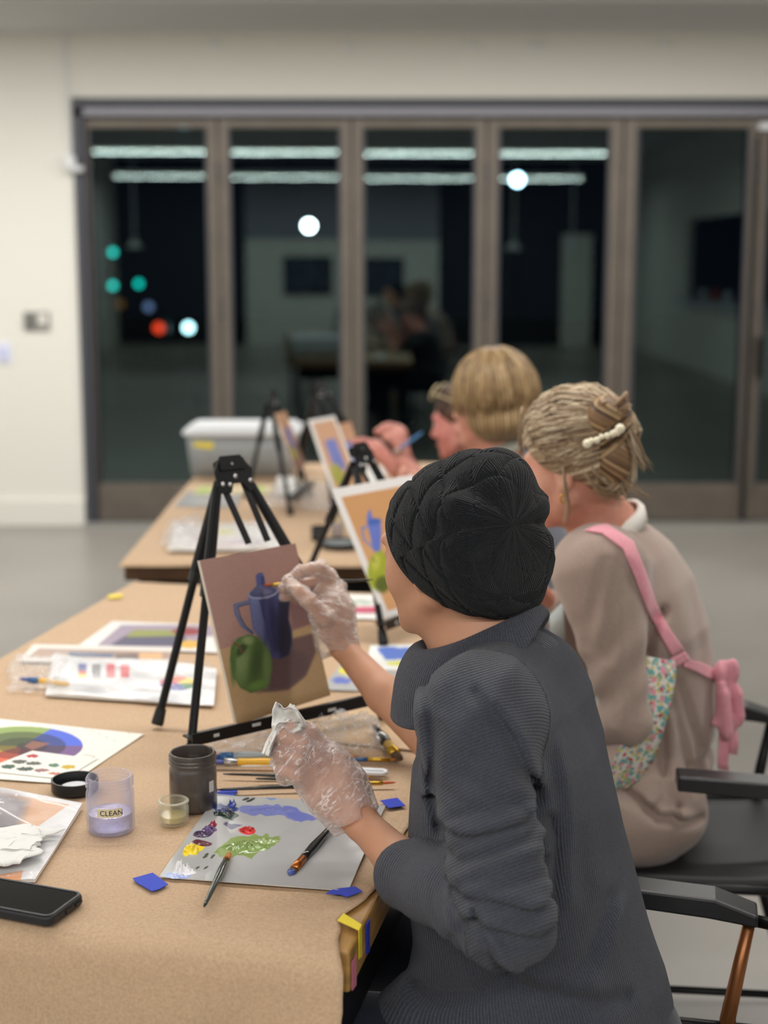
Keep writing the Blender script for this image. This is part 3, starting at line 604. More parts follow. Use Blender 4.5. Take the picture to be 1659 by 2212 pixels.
def purp(px, py, u, v):
    P = Paint(px, py, (232,230,228))
    P.poly([(200,1402),(262,1350),(470,1350),(470,1396)], (164,150,168), 2)
    P.poly([(240,1392),(280,1368),(400,1368),(400,1396),(250,1396)], (92,88,112), 5)
    P.poly([(270,1376),(290,1361),(390,1361),(378,1374)], (150,156,86), 3); P.ell(405,1364,32,8,(150,56,60),0,3); P.ell(410,1392,22,9,(226,176,74),0,2); P.poly([(430,1400),(440,1376),(480,1372),(480,1400)],(232,230,228),3)
    return P
tag(sheet('reference_print', quad((166,1397),(470,1410),(455,1350),(243,1342)), 160, 80, purp, M_photo), 'print of a purple still life on the brown paper behind the easel', 'print')
def warmp(px, py, u, v):
    P = Paint(px, py, (226,222,216)); P.poly([(60,1420),(84,1400),(370,1408),(370,1424)], (176,150,136), 2); P.poly([(148,1408),(250,1412),(240,1420),(150,1418)], (70,92,130), 3); P.poly([(250,1412),(300,1412),(300,1424),(250,1424)], (110,92,86), 3); P.poly([(300,1410),(350,1410),(350,1424),(300,1424)], (224,178,130), 4)
    return P
tag(sheet('reference_print', quad((40,1428),(380,1440),(370,1398),(72,1392), dz=0.003), 160, 50, warmp, M_photo), 'print in tan and blue lying under the white sheet in its sleeve', 'print')
def barp(px, py, u, v):
    P = Paint(px, py, (222,224,228))
    for x, cs in ((178,((60,76,160),(70,80,150),(210,90,60),(230,200,80))),(208,((120,120,126),(80,84,92),(60,62,70),(140,140,144))),(239,((222,90,100),(214,60,80),(190,50,60),(204,70,80))),(270,((226,120,130),(220,80,90),(206,60,70),(196,50,60)))):
        for k, c in enumerate(cs): P.poly([(x-9,1434+k*7.5),(x+9,1434+k*7.5),(x+9,1441+k*7.5),(x-9,1441+k*7.5)], c, 2)
    a = np.degrees(np.arctan2((py-1476)*2.6, px-384)) % 360; r = np.hypot(px-384, (py-1476)*2.6)/40
    for k, c in enumerate(((70,130,90),(60,80,160),(110,70,140),(200,60,90),(222,110,70),(236,206,70))):
        m = ((a >= k*60) & (a < k*60+60) & (r < 1))[..., None]; P.C = np.where(m, np.array(c)*1.0, P.C)
    for k in range(5): P.line([(160,1480+k*5),(260,1484+k*5)], 1.2, (190,192,198), 2)
    P.C += (14*np.clip(fbm(px*0.03, py*0.09), -1, 1))[..., None]
    return P
sl = empty('colour_guide', tz(280,1470,0.006), 'white colour guide sheet in a wrinkled clear sleeve, left behind the easel', 'sleeved sheet')
cq = quad((98,1497),(462,1518),(468,1443),(118,1413), dz=0.010)
sheet('guide_sheet', cq, 220, 80, barp, M_photo, sl, h=lambda u, v: 0.004*fbm(u*4, v*3, 3)-0.005*(1-v)*np.sin(u*3.1))
# crinkled clear film; whitish streaks are painted in as its highlights
def crinkle_mat(name, lo_, hi_, line, body, scale, rough=0.10, rot=45, stretch=(0.30,1,1.4), width=0.045, dist=0.35):
    m = bpy.data.materials.new(name); m.use_nodes = True; nt = m.node_tree; nt.nodes.clear(); N = nt.nodes.new; L = nt.links.new
    o = N('ShaderNodeOutputMaterial'); t = N('ShaderNodeBsdfTransparent'); p = N('ShaderNodeBsdfPrincipled'); mx = N('ShaderNodeMixShader')
    t.inputs[0].default_value = (0.95,0.94,0.935,1); p.inputs['Base Color'].default_value = rgba(body); p.inputs['Roughness'].default_value = rough; p.inputs['Specular IOR Level'].default_value = 0.8
    lw = N('ShaderNodeLayerWeight'); lw.inputs[0].default_value = 0.4; r = N('ShaderNodeMapRange'); r.inputs['To Min'].default_value = lo_; r.inputs['To Max'].default_value = hi_
    tc = N('ShaderNodeTexCoord'); m0 = N('ShaderNodeMapping'); m0.inputs['Rotation'].default_value = (0, math.radians(rot), 0); L(tc.outputs['Object'], m0.inputs[0]); mp = N('ShaderNodeMapping'); mp.inputs['Scale'].default_value = stretch; L(m0.outputs[0], mp.inputs[0])
    nn = N('ShaderNodeTexNoise'); nn.inputs['Scale'].default_value = scale; nn.inputs['Detail'].default_value = 3; nn.inputs['Distortion'].default_value = dist; L(mp.outputs[0], nn.inputs[0])
    bp = N('ShaderNodeBump'); bp.inputs['Strength'].default_value = 1.0; bp.inputs['Distance'].default_value = 0.006; L(nn.outputs[0], bp.inputs['Height']); L(bp.outputs[0], p.inputs['Normal']); L(bp.outputs[0], lw.inputs['Normal'])
    s1 = N('ShaderNodeMath'); s1.operation = 'SUBTRACT'; s1.inputs[1].default_value = 0.5; L(nn.outputs[0], s1.inputs[0]); s2 = N('ShaderNodeMath'); s2.operation = 'ABSOLUTE'; L(s1.outputs[0], s2.inputs[0])
    s3 = N('ShaderNodeMapRange'); s3.inputs[1].default_value = 0.0; s3.inputs[2].default_value = width; s3.inputs[3].default_value = line; s3.inputs[4].default_value = 0.0; L(s2.outputs[0], s3.inputs[0])  # whitish lines on the noise ridges, highlights put into the colour
    n3 = N('ShaderNodeTexNoise'); n3.inputs['Scale'].default_value = scale*0.4; L(tc.outputs['Object'], n3.inputs[0]); m3 = N('ShaderNodeMapRange'); m3.inputs[1].default_value = 0.42; m3.inputs[2].default_value = 0.62; L(n3.outputs[0], m3.inputs[0])
    m4 = N('ShaderNodeMath'); m4.operation = 'MULTIPLY'; L(s3.outputs[0], m4.inputs[0]); L(m3.outputs[0], m4.inputs[1])
    L(lw.outputs['Facing'], r.inputs[0]); ad = N('ShaderNodeMath'); ad.operation = 'ADD'; ad.use_clamp = True; L(r.outputs[0], ad.inputs[0]); L(m4.outputs[0], ad.inputs[1])
    L(ad.outputs[0], mx.inputs[0]); L(t.outputs[0], mx.inputs[1]); L(p.outputs[0], mx.inputs[2]); L(mx.outputs[0], o.inputs[0]); return m
M_sleeve = crinkle_mat('sleeve_film', 0.0, 0.22, 0.14, (235,236,238), 30, 0.06, rot=10, stretch=(0.7,1.3,1), width=0.02, dist=0.5)
M_film = crinkle_mat('clear_film', 0.03, 0.5, 0.95, (235,236,238), 44, 0.08, rot=10, stretch=(0.7,1.3,1), width=0.028, dist=0.5)
def film(name, cs, hgt, seed, parent=None, nx=90, ny=50, crk=1.0, m=None, edge=1.0):
    a, b, c, d = [np.array(q, float) for q in cs]; u, v = np.meshgrid(np.linspace(0, 1, nx), np.linspace(0, 1, ny)); U, V = u[..., None], v[..., None]
    P = a*(1-U)*(1-V)+b*U*(1-V)+c*U*V+d*(1-U)*V
    env = np.clip(4*u*(1-u), 0, 1)**0.4*np.clip(4*v*(1-v), 0, 1)**0.4
    cr = sum(np.abs(vnoise(u*f*crk+seed, v*f*0.7*crk+seed*2, seed))/f for f in (5, 11, 23))*5
    wob = 0.006*edge
    P[..., 0] += wob*fbm(u*6, v*6, seed); P[..., 1] += wob*fbm(u*6, v*6, seed+9)
    P[..., 2] += hgt*env*(0.35+0.35*fbm(u*2.2, v*2.2, seed)) + 0.35*hgt*cr*(0.3+0.7*env) + 0.001
    i = np.arange(nx*ny).reshape(ny, nx); q = np.stack([i[:-1,:-1], i[:-1,1:], i[1:,1:], i[1:,:-1]], -1).reshape(-1, 4)
    return raw(name, P.reshape(-1, 3).tolist(), q.tolist(), m or M_film, parent, True)
film('sleeve', [q+Vector((0,0,0.009)) for q in cq], 0.005, 2.0, sl, m=M_sleeve)
pb = tag(film('plastic_bag', quad((14,1492),(118,1506),(150,1428),(30,1418), dz=0.002), 0.026, 4.0), 'crumpled clear plastic bag at the far left, beside the colour guide', 'plastic bag')
brush(tz(40,1466,0.016), tz(150,1478,0.012), 0.02, 0.022, 0.006, M_yellow_h, M_blue_h, M_bluep, 'yellow brush with blue bristles inside the clear bag at far left', fat=1.0)
tag(film('plastic_bag', quad((432,1628),(618,1640),(640,1560),(470,1588), dz=0.002), 0.020, 6.0, nx=120, ny=70), 'crinkled clear plastic bag over brushes, between easel ledge and fist', 'plastic bag')
tag(film('plastic_bag', quad((640,1628),(824,1632),(812,1560),(690,1548), dz=0.002), 0.050, 8.0, nx=120, ny=70), 'puffed clear plastic bag to the right of the fist, over the brushes', 'plastic bag')
# print in clear sleeve with tissue, left front
def sleevep(px, py, u, v):
    P = Paint(px, py, (214,216,220))
    P.poly([(-120,1690),(0,1712),(150,1738),(60,1800),(-60,1950),(-200,1950)], (208,158,118), 2)
    P.poly([(-120,1690),(20,1712),(60,1730),(40,1790),(-20,1860),(-150,1900)], (112,104,112), 22)
    P.poly([(-60,1900),(50,1880),(44,1905),(-60,1925)], (222,160,118), 2)
    P.line([(0,1745),(40,1768),(85,1790),(92,1805)], 3.0, (245,245,245), 1.5); P.line([(60,1712),(90,1730),(130,1738),(165,1750)], 2.5, (240,240,240), 1.5)
    m = np.clip((fbm(px*0.06, py*0.12)-0.95)*6, 0, 1)[..., None]; P.C = P.C*(1-m) + 245*m
    return P
sv = empty('sleeved_print', tz(30,1800), 'tan and grey print in clear sleeve at left edge, in front of the lid', 'print')
cq = quad((-140,1905),(76,1902),(178,1742),(-120,1685), dz=0.003)
sheet('print', cq, 220, 160, sleevep, M_photo, sv, h=lambda u, v: 0.003*fbm(u*2, v*2, 1)+0.004*u*v)
film('sleeve', [q+Vector((0,0,0.0045)) for q in cq], 0.003, 12.0, sv, edge=0.15, m=M_sleeve)
M_cloth = mat('white_tissue', (226,226,224), 0.9, bump=(90, 0.15, 0.001))
def tissue(px, py, u, v): return Paint(px, py, (226,226,224)).C
o = film('tissue', quad((-140,1900),(60,1858),(128,1795),(-120,1775), dz=0.012), 0.016, 15.0, m=M_cloth, crk=0.55, edge=2.0)
md = o.modifiers.new('t', 'SOLIDIFY'); md.thickness = 0.0008; tag(o, 'crumpled white paper towel lying on the sleeved print at left', 'paper towel')
tag(sheet('cardboard_sheet', quad((690,1600),(905,1622),(815,1490),(640,1540)), 8, 8, lambda px, py, u, v: Paint(px, py, (206,176,140)).C, M_sheet, thick=0.0012), 'tan cardboard sheet under the first easel, right of the plastic bag', 'cardboard')
def pal2(px, py, u, v):
    P = Paint(px, py, (176,178,178)); P.ell(752,1448,20,9,(226,214,50),0,3,4); P.ell(775,1456,24,6,(236,236,232),0,3,4); P.ell(738,1470,22,6,(90,110,200),0,3,4); P.ell(800,1450,24,8,(210,216,140),0,4,4); return P
tag(sheet('palette_sheet', quad((695,1490),(880,1496),(880,1430),(740,1428)), 90, 50, pal2, M_photo), 'grey palette sheet with yellow and white paint behind the canvas', 'palette')
def pal3(px, py, u, v):
    P = Paint(px, py, (226,228,226)); P.poly([(812,1400),(890,1398),(890,1428),(830,1422)], (92,120,196), 3, 3); P.poly([(830,1428),(880,1430),(880,1440),(840,1438)], (206,210,90), 3, 3); return P
tag(sheet('paint_test_sheet', quad((790,1446),(900,1448),(900,1392),(800,1394), dz=0.001), 60, 30, pal3, M_sheet), 'white sheet with a broad blue paint stroke, left of the collar', 'paper')
def chart(px, py, u, v):
    P = Paint(px, py, (232,232,230)); P.poly([(700,1302),(770,1300),(770,1312),(700,1314)], (120,150,110), 4); P.poly([(728,1306),(756,1306),(756,1314),(728,1314)], (226,196,70), 3)
    P.poly([(735,1312),(816,1310),(816,1324),(735,1324)], (200,60,100), 3); P.poly([(735,1312),(760,1312),(760,1322),(735,1322)], (226,90,60), 3); P.ell(785,1300,22,7,(180,190,180),0,4,4); return P
tag(sheet('paint_test_sheet', quad((690,1334),(826,1338),(820,1286),(716,1284), dz=0.001), 80, 40, chart, M_sheet), 'white sheet of red, green and yellow swatches beyond the raised glove', 'paper')
# ================================================================== SURFACES GROWN FROM DISTANCE FIELDS (bodies, clothes, hands)
def net(fn, lo, hi, res, B=12, slack=2.0):
    """blockwise surface nets: fn(x,y,z)->distance on flat arrays"""
    lo = np.array(lo, float); hi = np.array(hi, float); n = np.maximum(np.ceil((hi-lo)/res/B).astype(int), 1); N_ = n*B+1
    bx, by, bz = np.meshgrid(*[np.arange(k) for k in n], indexing='ij')
    bc = np.stack([bx, by, bz], -1).reshape(-1, 3); ctr = lo+(bc+0.5)*B*res
    d = fn(ctr[:,0].astype(np.float32), ctr[:,1].astype(np.float32), ctr[:,2].astype(np.float32))
    act = np.abs(d) < B*res*0.87*slack
    F = np.full(tuple(N_), 1.0, np.float32)
    full = np.repeat(np.repeat(np.repeat(d.reshape(tuple(n)), B, 0), B, 1), B, 2); F[:-1,:-1,:-1] = full
    g = np.arange(B+1); gx, gy, gz = np.meshgrid(g, g, g, indexing='ij')
    G = np.stack([gx, gy, gz], -1).reshape(-1, 3)
    ab = bc[act]
    for s in range(0, len(ab), 160):
        c = ab[s:s+160]; idx = (c[:,None,:]*B+G[None]).reshape(-1, 3); P = (lo+idx*res).astype(np.float32)
        F[idx[:,0], idx[:,1], idx[:,2]] = fn(P[:,0], P[:,1], P[:,2])
    F[0]=F[-1]=1; F[:,0]=F[:,-1]=1; F[:,:,0]=F[:,:,-1]=1
    I = F < 0
    c = [I[a:a+I.shape[0]-1 if a==0 else None] for a in (0,1)]
    cnt = np.zeros(tuple(N_-1), np.uint8)
    for a in (0,1):
        for b in (0,1):
            for e in (0,1): cnt += I[a:N_[0]-1+a, b:N_[1]-1+b, e:N_[2]-1+e]
    cells = np.argwhere((cnt > 0) & (cnt < 8)); vid = np.full(tuple(N_-1), -1, np.int64); vid[cells[:,0], cells[:,1], cells[:,2]] = np.arange(len(cells))
    acc = np.zeros((len(cells), 3)); w = np.zeros(len(cells))
    offs = [(a,b,e) for a in (0,1) for b in (0,1) for e in (0,1)]
    for o1 in offs:
        for ax in range(3):
            if o1[ax]: continue
            o2 = list(o1); o2[ax] = 1
            f1 = F[cells[:,0]+o1[0], cells[:,1]+o1[1], cells[:,2]+o1[2]]; f2 = F[cells[:,0]+o2[0], cells[:,1]+o2[1], cells[:,2]+o2[2]]
            m = (f1 < 0) != (f2 < 0); t = np.where(m, f1/(f1-f2+1e-12), 0)
            p = np.array(o1, float)[None]+0*acc; p[:, ax] += t; acc[m] += p[m]; w[m] += 1
    V = lo+(cells+acc/np.maximum(w, 1)[:, None])*res
    faces = []
    for ax in range(3):
        sl1 = [slice(1, -1)]*3; a1, a2 = [k for k in range(3) if k != ax]
        s1 = [slice(None)]*3; s1[ax] = slice(0, -1); s2 = [slice(None)]*3; s2[ax] = slice(1, None)
        E = I[tuple(s1)] != I[tuple(s2)]; e = np.argwhere(E)
        e = e[(e[:,a1] > 0) & (e[:,a2] > 0) & (e[:,a1] < N_[a1]-1) & (e[:,a2] < N_[a2]-1)]
        q = []
        for (i, j) in ((0,0),(1,0),(1,1),(0,1)):
            c_ = e.copy(); c_[:,a1] -= i; c_[:,a2] -= j; q.append(vid[c_[:,0], c_[:,1], c_[:,2]])
        q = np.stack(q, -1); ins = I[e[:,0], e[:,1], e[:,2]]; flip = ins if ax != 1 else ~ins
        q[flip] = q[flip][:, ::-1]; faces.append(q)
    Fq = np.concatenate(faces); Fq = Fq[(Fq >= 0).all(1)]
    return V, Fq[:, ::-1] if False else Fq
def smin(a, b, k):
    h = np.clip(0.5+0.5*(b-a)/k, 0, 1); return b+(a-b)*h-k*h*(1-h)
def smax(a, b, k): return -smin(-a, -b, k)
def cap(x, y, z, a, b, ra, rb):
    a = np.array(a, np.float32); b = np.array(b, np.float32); e = b-a; L2 = float(e@e)+1e-12
    t = np.clip(((x-a[0])*e[0]+(y-a[1])*e[1]+(z-a[2])*e[2])/L2, 0, 1)
    return np.sqrt((x-a[0]-t*e[0])**2+(y-a[1]-t*e[1])**2+(z-a[2]-t*e[2])**2)-(ra+(rb-ra)*t)
def ell(x, y, z, c, r, R=None):
    x, y, z = x-c[0], y-c[1], z-c[2]
    if R is not None:
        R = np.array(R, np.float32); x, y, z = x*R[0,0]+y*R[0,1]+z*R[0,2], x*R[1,0]+y*R[1,1]+z*R[1,2], x*R[2,0]+y*R[2,1]+z*R[2,2]
    k0 = np.sqrt((x/r[0])**2+(y/r[1])**2+(z/r[2])**2); k1 = np.sqrt((x/r[0]**2)**2+(y/r[1]**2)**2+(z/r[2]**2)**2)
    return k0*(k0-1)/np.maximum(k1, 1e-6)
def chain(x, y, z, pts, rs, k=0.006):
    d = None
    for i in range(len(pts)-1):
        q = cap(x, y, z, pts[i], pts[i+1], rs[i], rs[i+1]); d = q if d is None else smin(d, q, k)
    return d
class Stack:
    """stack of horizontal ellipses: rows (z, cx, cy, a, b), a along direction th, b across"""
    def __init__(s, rows, th): s.r = np.array(sorted(rows)); s.th = th
    def at(s, z): return [np.interp(z, s.r[:,0], s.r[:,i]) for i in range(1, 5)]
    def __call__(s, x, y, z, p=2.0):
        cx, cy, a, b = s.at(z); c_, s_ = math.cos(s.th), math.sin(s.th); dx, dy = x-cx, y-cy
        u = dx*c_+dy*s_; v = -dx*s_+dy*c_
        rr = (np.abs(u/a)**p+np.abs(v/b)**p)**(1/p); d = (rr-1)*np.minimum(a, b)
        zt, zb = s.r[-1,0], s.r[0,0]; return smax(smax(d, z-zt, 0.05), zb-z, 0.03)
def grow(name, fn, lo, hi, res, m, parent=None, attr=None, smooth_it=0, slack=2.0):
    V, Q = net(fn, lo, hi, res, slack=slack)
    me = bpy.data.meshes.new(name); me.from_pydata(V.tolist(), [], Q.tolist()); me.update()
    if attr is not None:
        for k, f in attr.items():
            a = me.attributes.new(k, 'FLOAT', 'POINT'); a.data.foreach_set('value', np.asarray(f(V[:,0], V[:,1], V[:,2]), np.float32))
    bm = bmesh.new(); bm.from_mesh(me); bmesh.ops.recalc_face_normals(bm, faces=bm.faces[:]); bm.to_mesh(me); bm.free()
    o = link(name, me, m, parent, smooth=True)
    if smooth_it: md = o.modifiers.new('s', 'SMOOTH'); md.iterations = smooth_it; md.factor = 0.5
    return o
def frame(F, U=(0,0,1)):
    F = Vector(F).normalized(); U = Vector(U); R = F.cross(U).normalized(); U = R.cross(F).normalized()
    return R, F, U
def A_(v): return np.array(v, float)
def head_field(x, y, z, Hc, F, U=(0,0,1), s=1.0):
    """human head around Hc: R lateral, F forward, U up; returns distance"""
    R, F, U = frame(F, U); X, Y, Z = (x-Hc[0])/s, (y-Hc[1])/s, (z-Hc[2])/s
    a = X*R.x+Y*R.y+Z*R.z; b = X*F.x+Y*F.y+Z*F.z; c = X*U.x+Y*U.y+Z*U.z
    m = np.abs(a)
    d = ell(a, b, c, (0,-0.012,0.012), (0.075,0.092,0.088))
    d = smin(d, ell(a, b, c, (0,0.040,-0.038), (0.062,0.052,0.070)), 0.03)
    d = smin(d, ell(m, b, c, (0.034,0.050,-0.040), (0.026,0.030,0.028)), 0.02)
    d = smin(d, ell(a, b, c, (0,0.046,-0.088), (0.043,0.040,0.028)), 0.028)
    d = smin(d, cap(m, b, c, (0.056,0.0,-0.066), (0.012,0.078,-0.104), 0.016, 0.013), 0.02)
    d = smin(d, ell(a, b, c, (0,0.080,-0.100), (0.018,0.014,0.014)), 0.015)
    d = smin(d, cap(a, b, c, (0,0.086,0.004), (0,0.106,-0.036), 0.006, 0.0105), 0.012)
    d = smin(d, ell(m, b, c, (0.010,0.098,-0.040), (0.008,0.009,0.006)), 0.006)
    d = smin(d, ell(a, b, c, (0,0.078,0.014), (0.046,0.014,0.010)), 0.016)
    d = smax(d, -ell(m, b, c, (0.031,0.096,-0.006), (0.018,0.018,0.011)), 0.012)
    d = smin(d, ell(m, b, c, (0.031,0.074,-0.008), (0.013,0.013,0.011)), 0.004)
    d = smin(d, ell(a, b, c, (0,0.091,-0.066), (0.022,0.008,0.0055)), 0.006)
    d = smin(d, ell(a, b, c, (0,0.089,-0.077), (0.019,0.008,0.006)), 0.006)
    e = ell(m, b, c, (0.077,-0.008,-0.022), (0.009,0.018,0.031)); e = smax(e, -ell(m, b, c, (0.086,-0.004,-0.018), (0.007,0.010,0.018)), 0.004)
    e = smin(e, ell(m, b, c, (0.074,0.000,-0.047), (0.007,0.009,0.010)), 0.006)
    d = smin(d, e, 0.006)
    return d*s
def fabric(name, c, c2, rib=None, pitch=0.0034, bumpd=0.0006, wr=0.9, sheen=0.3, heather=900):
    m = bpy.data.materials.new(name); m.use_nodes = True; nt = m.node_tree; b = bsdf(m); N = nt.nodes.new; L = nt.links.new
    b.inputs['Roughness'].default_value = wr; b.inputs['Sheen Weight'].default_value = sheen; b.inputs['Specular IOR Level'].default_value = 0.15
    tc = N('ShaderNodeTexCoord'); n = N('ShaderNodeTexNoise'); n.inputs['Scale'].default_value = heather; n.inputs['Detail'].default_value = 2; L(tc.outputs['Object'], n.inputs[0])
    mr = N('ShaderNodeMapRange'); mr.inputs[1].default_value = 0.35; mr.inputs[2].default_value = 0.65; L(n.outputs[0], mr.inputs[0])
    mx = N('ShaderNodeMix'); mx.data_type = 'RGBA'; mx.inputs[6].default_value = rgba(c); mx.inputs[7].default_value = rgba(c2); L(mr.outputs[0], mx.inputs[0]); col = mx.outputs[2]
    h = n.outputs[0]
    if rib:
        a = N('ShaderNodeAttribute'); a.attribute_name = rib; mu = N('ShaderNodeMath'); mu.operation = 'MULTIPLY'; mu.inputs[1].default_value = 2*math.pi/pitch; L(a.outputs['Fac'], mu.inputs[0])
        si = N('ShaderNodeMath'); si.operation = 'SINE'; L(mu.outputs[0], si.inputs[0])
        n2 = N('ShaderNodeTexNoise'); n2.inputs['Scale'].default_value = 330; L(tc.outputs['Object'], n2.inputs[0])
        ad = N('ShaderNodeMath'); ad.operation = 'MULTIPLY_ADD'; L(n2.outputs[0], ad.inputs[0]); ad.inputs[1].default_value = 1.6; L(si.outputs[0], ad.inputs[2]); h = ad.outputs[0]
        m3 = N('ShaderNodeMapRange'); m3.inputs[1].default_value = -0.6; m3.inputs[2].default_value = 1.9; m3.inputs[3].default_value = 0.76; m3.inputs[4].default_value = 1.16; L(h, m3.inputs[0])
        hs = N('ShaderNodeHueSaturation'); L(m3.outputs[0], hs.inputs['Value']); L(col, hs.inputs['Color']); col = hs.outputs[0]
    L(col, b.inputs['Base Color'])
    bp = N('ShaderNodeBump'); bp.inputs['Strength'].default_value = 0.7; bp.inputs['Distance'].default_value = bumpd; L(h, bp.inputs['Height']); L(bp.outputs[0], b.inputs['Normal'])
    MATS[name] = m; return m
M_glove = crinkle_mat('vinyl_glove', 0.17, 0.80, 0.60, (240,230,230), 70, 0.14, width=0.045)  # glove film carries the same painted-in highlight streaks
M_glove2 = crinkle_mat('vinyl_glove_right', 0.20, 0.80, 0.55, (240,232,228), 70, 0.14, rot=-12, width=0.045)
def W3(px, py, Y): return A_(at_y(px, py, Y))
def wrap(pts, pad=0.03):
    P = np.array(pts); return P.min(0)-pad, P.max(0)+pad

# ================================================================== PERSON IN THE KNITTED HAT
hatw = empty('person', W3(1150, 2150, 1.85), 'person in black knitted hat and charcoal ribbed sweater, painting, clear gloves, nearest the viewer', 'person')
thB = math.atan2(0.5, -0.85)          # facing direction
def lvl(py, xl, xr, Y, b, th, Yd=None):
    L_, R_ = W3(xl, py, Y), W3(xr, py, Y); hw = (R_[0]-L_[0])/2; cc, ss = math.cos(th), math.sin(th)
    a = math.sqrt(max(hw*hw-(b*ss)**2, 0.06**2))/abs(cc); return (L_[2], (L_[0]+R_[0])/2, Y, a, b)
rows = [lvl(1385,1020,1190,1.90,0.075,thB), lvl(1440,975,1240,1.89,0.125,thB), lvl(1500,915,1290,1.88,0.155,thB), lvl(1600,895,1322,1.87,0.165,thB), lvl(1700,888,1338,1.86,0.17,thB),
        lvl(1800,885,1352,1.86,0.17,thB), lvl(1900,890,1376,1.86,0.17,thB), lvl(2000,898,1404,1.86,0.175,thB), lvl(2100,900,1436,1.86,0.18,thB), lvl(2170,880,1448,1.86,0.19,thB), lvl(2260,840,1448,1.86,0.19,thB), lvl(2400,850,1440,1.86,0.19,thB)]
TOR = Stack(rows, thB)
SL = W3(1026,1560,1.72); EL = W3(1092,1985,1.60); CU = W3(884,1893,1.745); WR = W3(782,1778,1.815)
SR = W3(1150,1520,2.03); ER = W3(985,1650,2.18); WRr = W3(742,1400,2.36)
def along(x, y, z, a, b):
    e = b-a; L = np.linalg.norm(e); return ((x-a[0])*e[0]+(y-a[1])*e[1]+(z-a[2])*e[2])/L
def pl2(px_pts, Y):
    return [tuple(W3(a, b_, Y)[[0, 2]]) for a, b_ in px_pts]
def line2(x, z, pts):
    d = None
    for (x1, z1), (x2, z2) in zip(pts[:-1], pts[1:]):
        ex, ez = x2-x1, z2-z1; t = np.clip(((x-x1)*ex+(z-z1)*ez)/(ex*ex+ez*ez+1e-12), 0, 1); q = np.hypot(x-x1-t*ex, z-z1-t*ez); d = q if d is None else np.minimum(d, q)
    return d
def crs(x, z, L_): return sum(dp*np.exp(-(line2(x, z, pts)/wd)**2) for pts, dp, wd in L_)
CR1 = [(pl2(p, Y), dp, wd) for p, Y, dp, wd in (
    ([(1030,1500),(1056,1525),(1103,1586),(1127,1642),(1160,1703),(1172,1755)], 1.68, 0.008, 0.0065),
    ([(1070,1510),(1118,1570),(1145,1640),(1180,1700),(1198,1780)], 1.68, -0.007, 0.009),
    ([(930,1788),(1009,1780),(1080,1761),(1172,1752)], 1.65, 0.009, 0.0045), ([(930,1772),(1009,1764),(1080,1745),(1172,1734)], 1.65, -0.007, 0.008),
    ([(950,1848),(1009,1815),(1103,1786),(1172,1775)], 1.65, 0.006, 0.004), ([(960,1862),(1020,1834),(1110,1808),(1180,1796)], 1.65, -0.005, 0.007),
    ([(975,1890),(1056,1884),(1127,1900),(1195,1903)], 1.65, 0.008, 0.0045), ([(985,1868),(1056,1862),(1127,1874),(1195,1880)], 1.65, -0.006, 0.009),
    ([(1010,1922),(1080,1936),(1131,1948),(1190,1946)], 1.65, 0.007, 0.004), ([(1000,1908),(1070,1916),(1131,1928),(1190,1926)], 1.65, -0.005, 0.007),
    ([(1018,1924),(1028,1948),(1056,2013),(1103,2098)], 1.62, 0.007, 0.004), ([(1018,1930),(1084,1975),(1150,1999)], 1.62, 0.006, 0.004), ([(1040,1936),(1075,2000),(1125,2075)], 1.62, -0.004, 0.006),
    ([(1010,1918),(980,1960),(970,2010)], 1.66, 0.005, 0.006), ([(924,1506),(936,1609),(930,1731),(950,1820)], 1.70, 0.006, 0.005), ([(887,1543),(893,1610),(903,1690)], 1.75, 0.005, 0.005), ([(905,1530),(914,1640),(916,1730)], 1.72, -0.005, 0.007),
    ([(1192,1780),(1206,1840),(1200,1938),(1190,2010)], 1.70, 0.008, 0.006), ([(1225,1640),(1240,1800),(1238,1960)], 1.70, -0.004, 0.010),
    ([(1110,2100),(1075,2125),(1033,2159),(962,2182),(900,2190)], 1.70, 0.009, 0.010), ([(1103,2112),(1197,2146),(1291,2178),(1360,2190)], 1.70, 0.009, 0.009), ([(1120,2085),(1200,2112),(1300,2140)], 1.70, -0.007, 0.014),
    ([(1329,1976),(1300,2020),(1268,2070),(1200,2110)], 1.72, 0.006, 0.012), ([(1360,2000),(1330,2060),(1280,2110)], 1.72, -0.005, 0.012),
    ([(960,1560),(1040,1640),(1130,1700)], 1.66, -0.004, 0.008), ([(1000,1660),(1070,1690),(1150,1745)], 1.66, 0.004, 0.005), ([(950,1700),(1040,1722),(1140,1730)], 1.66, 0.003, 0.005),
    ([(1130,1420),(1180,1440),(1200,1400)], 1.80, 0.004, 0.008))]
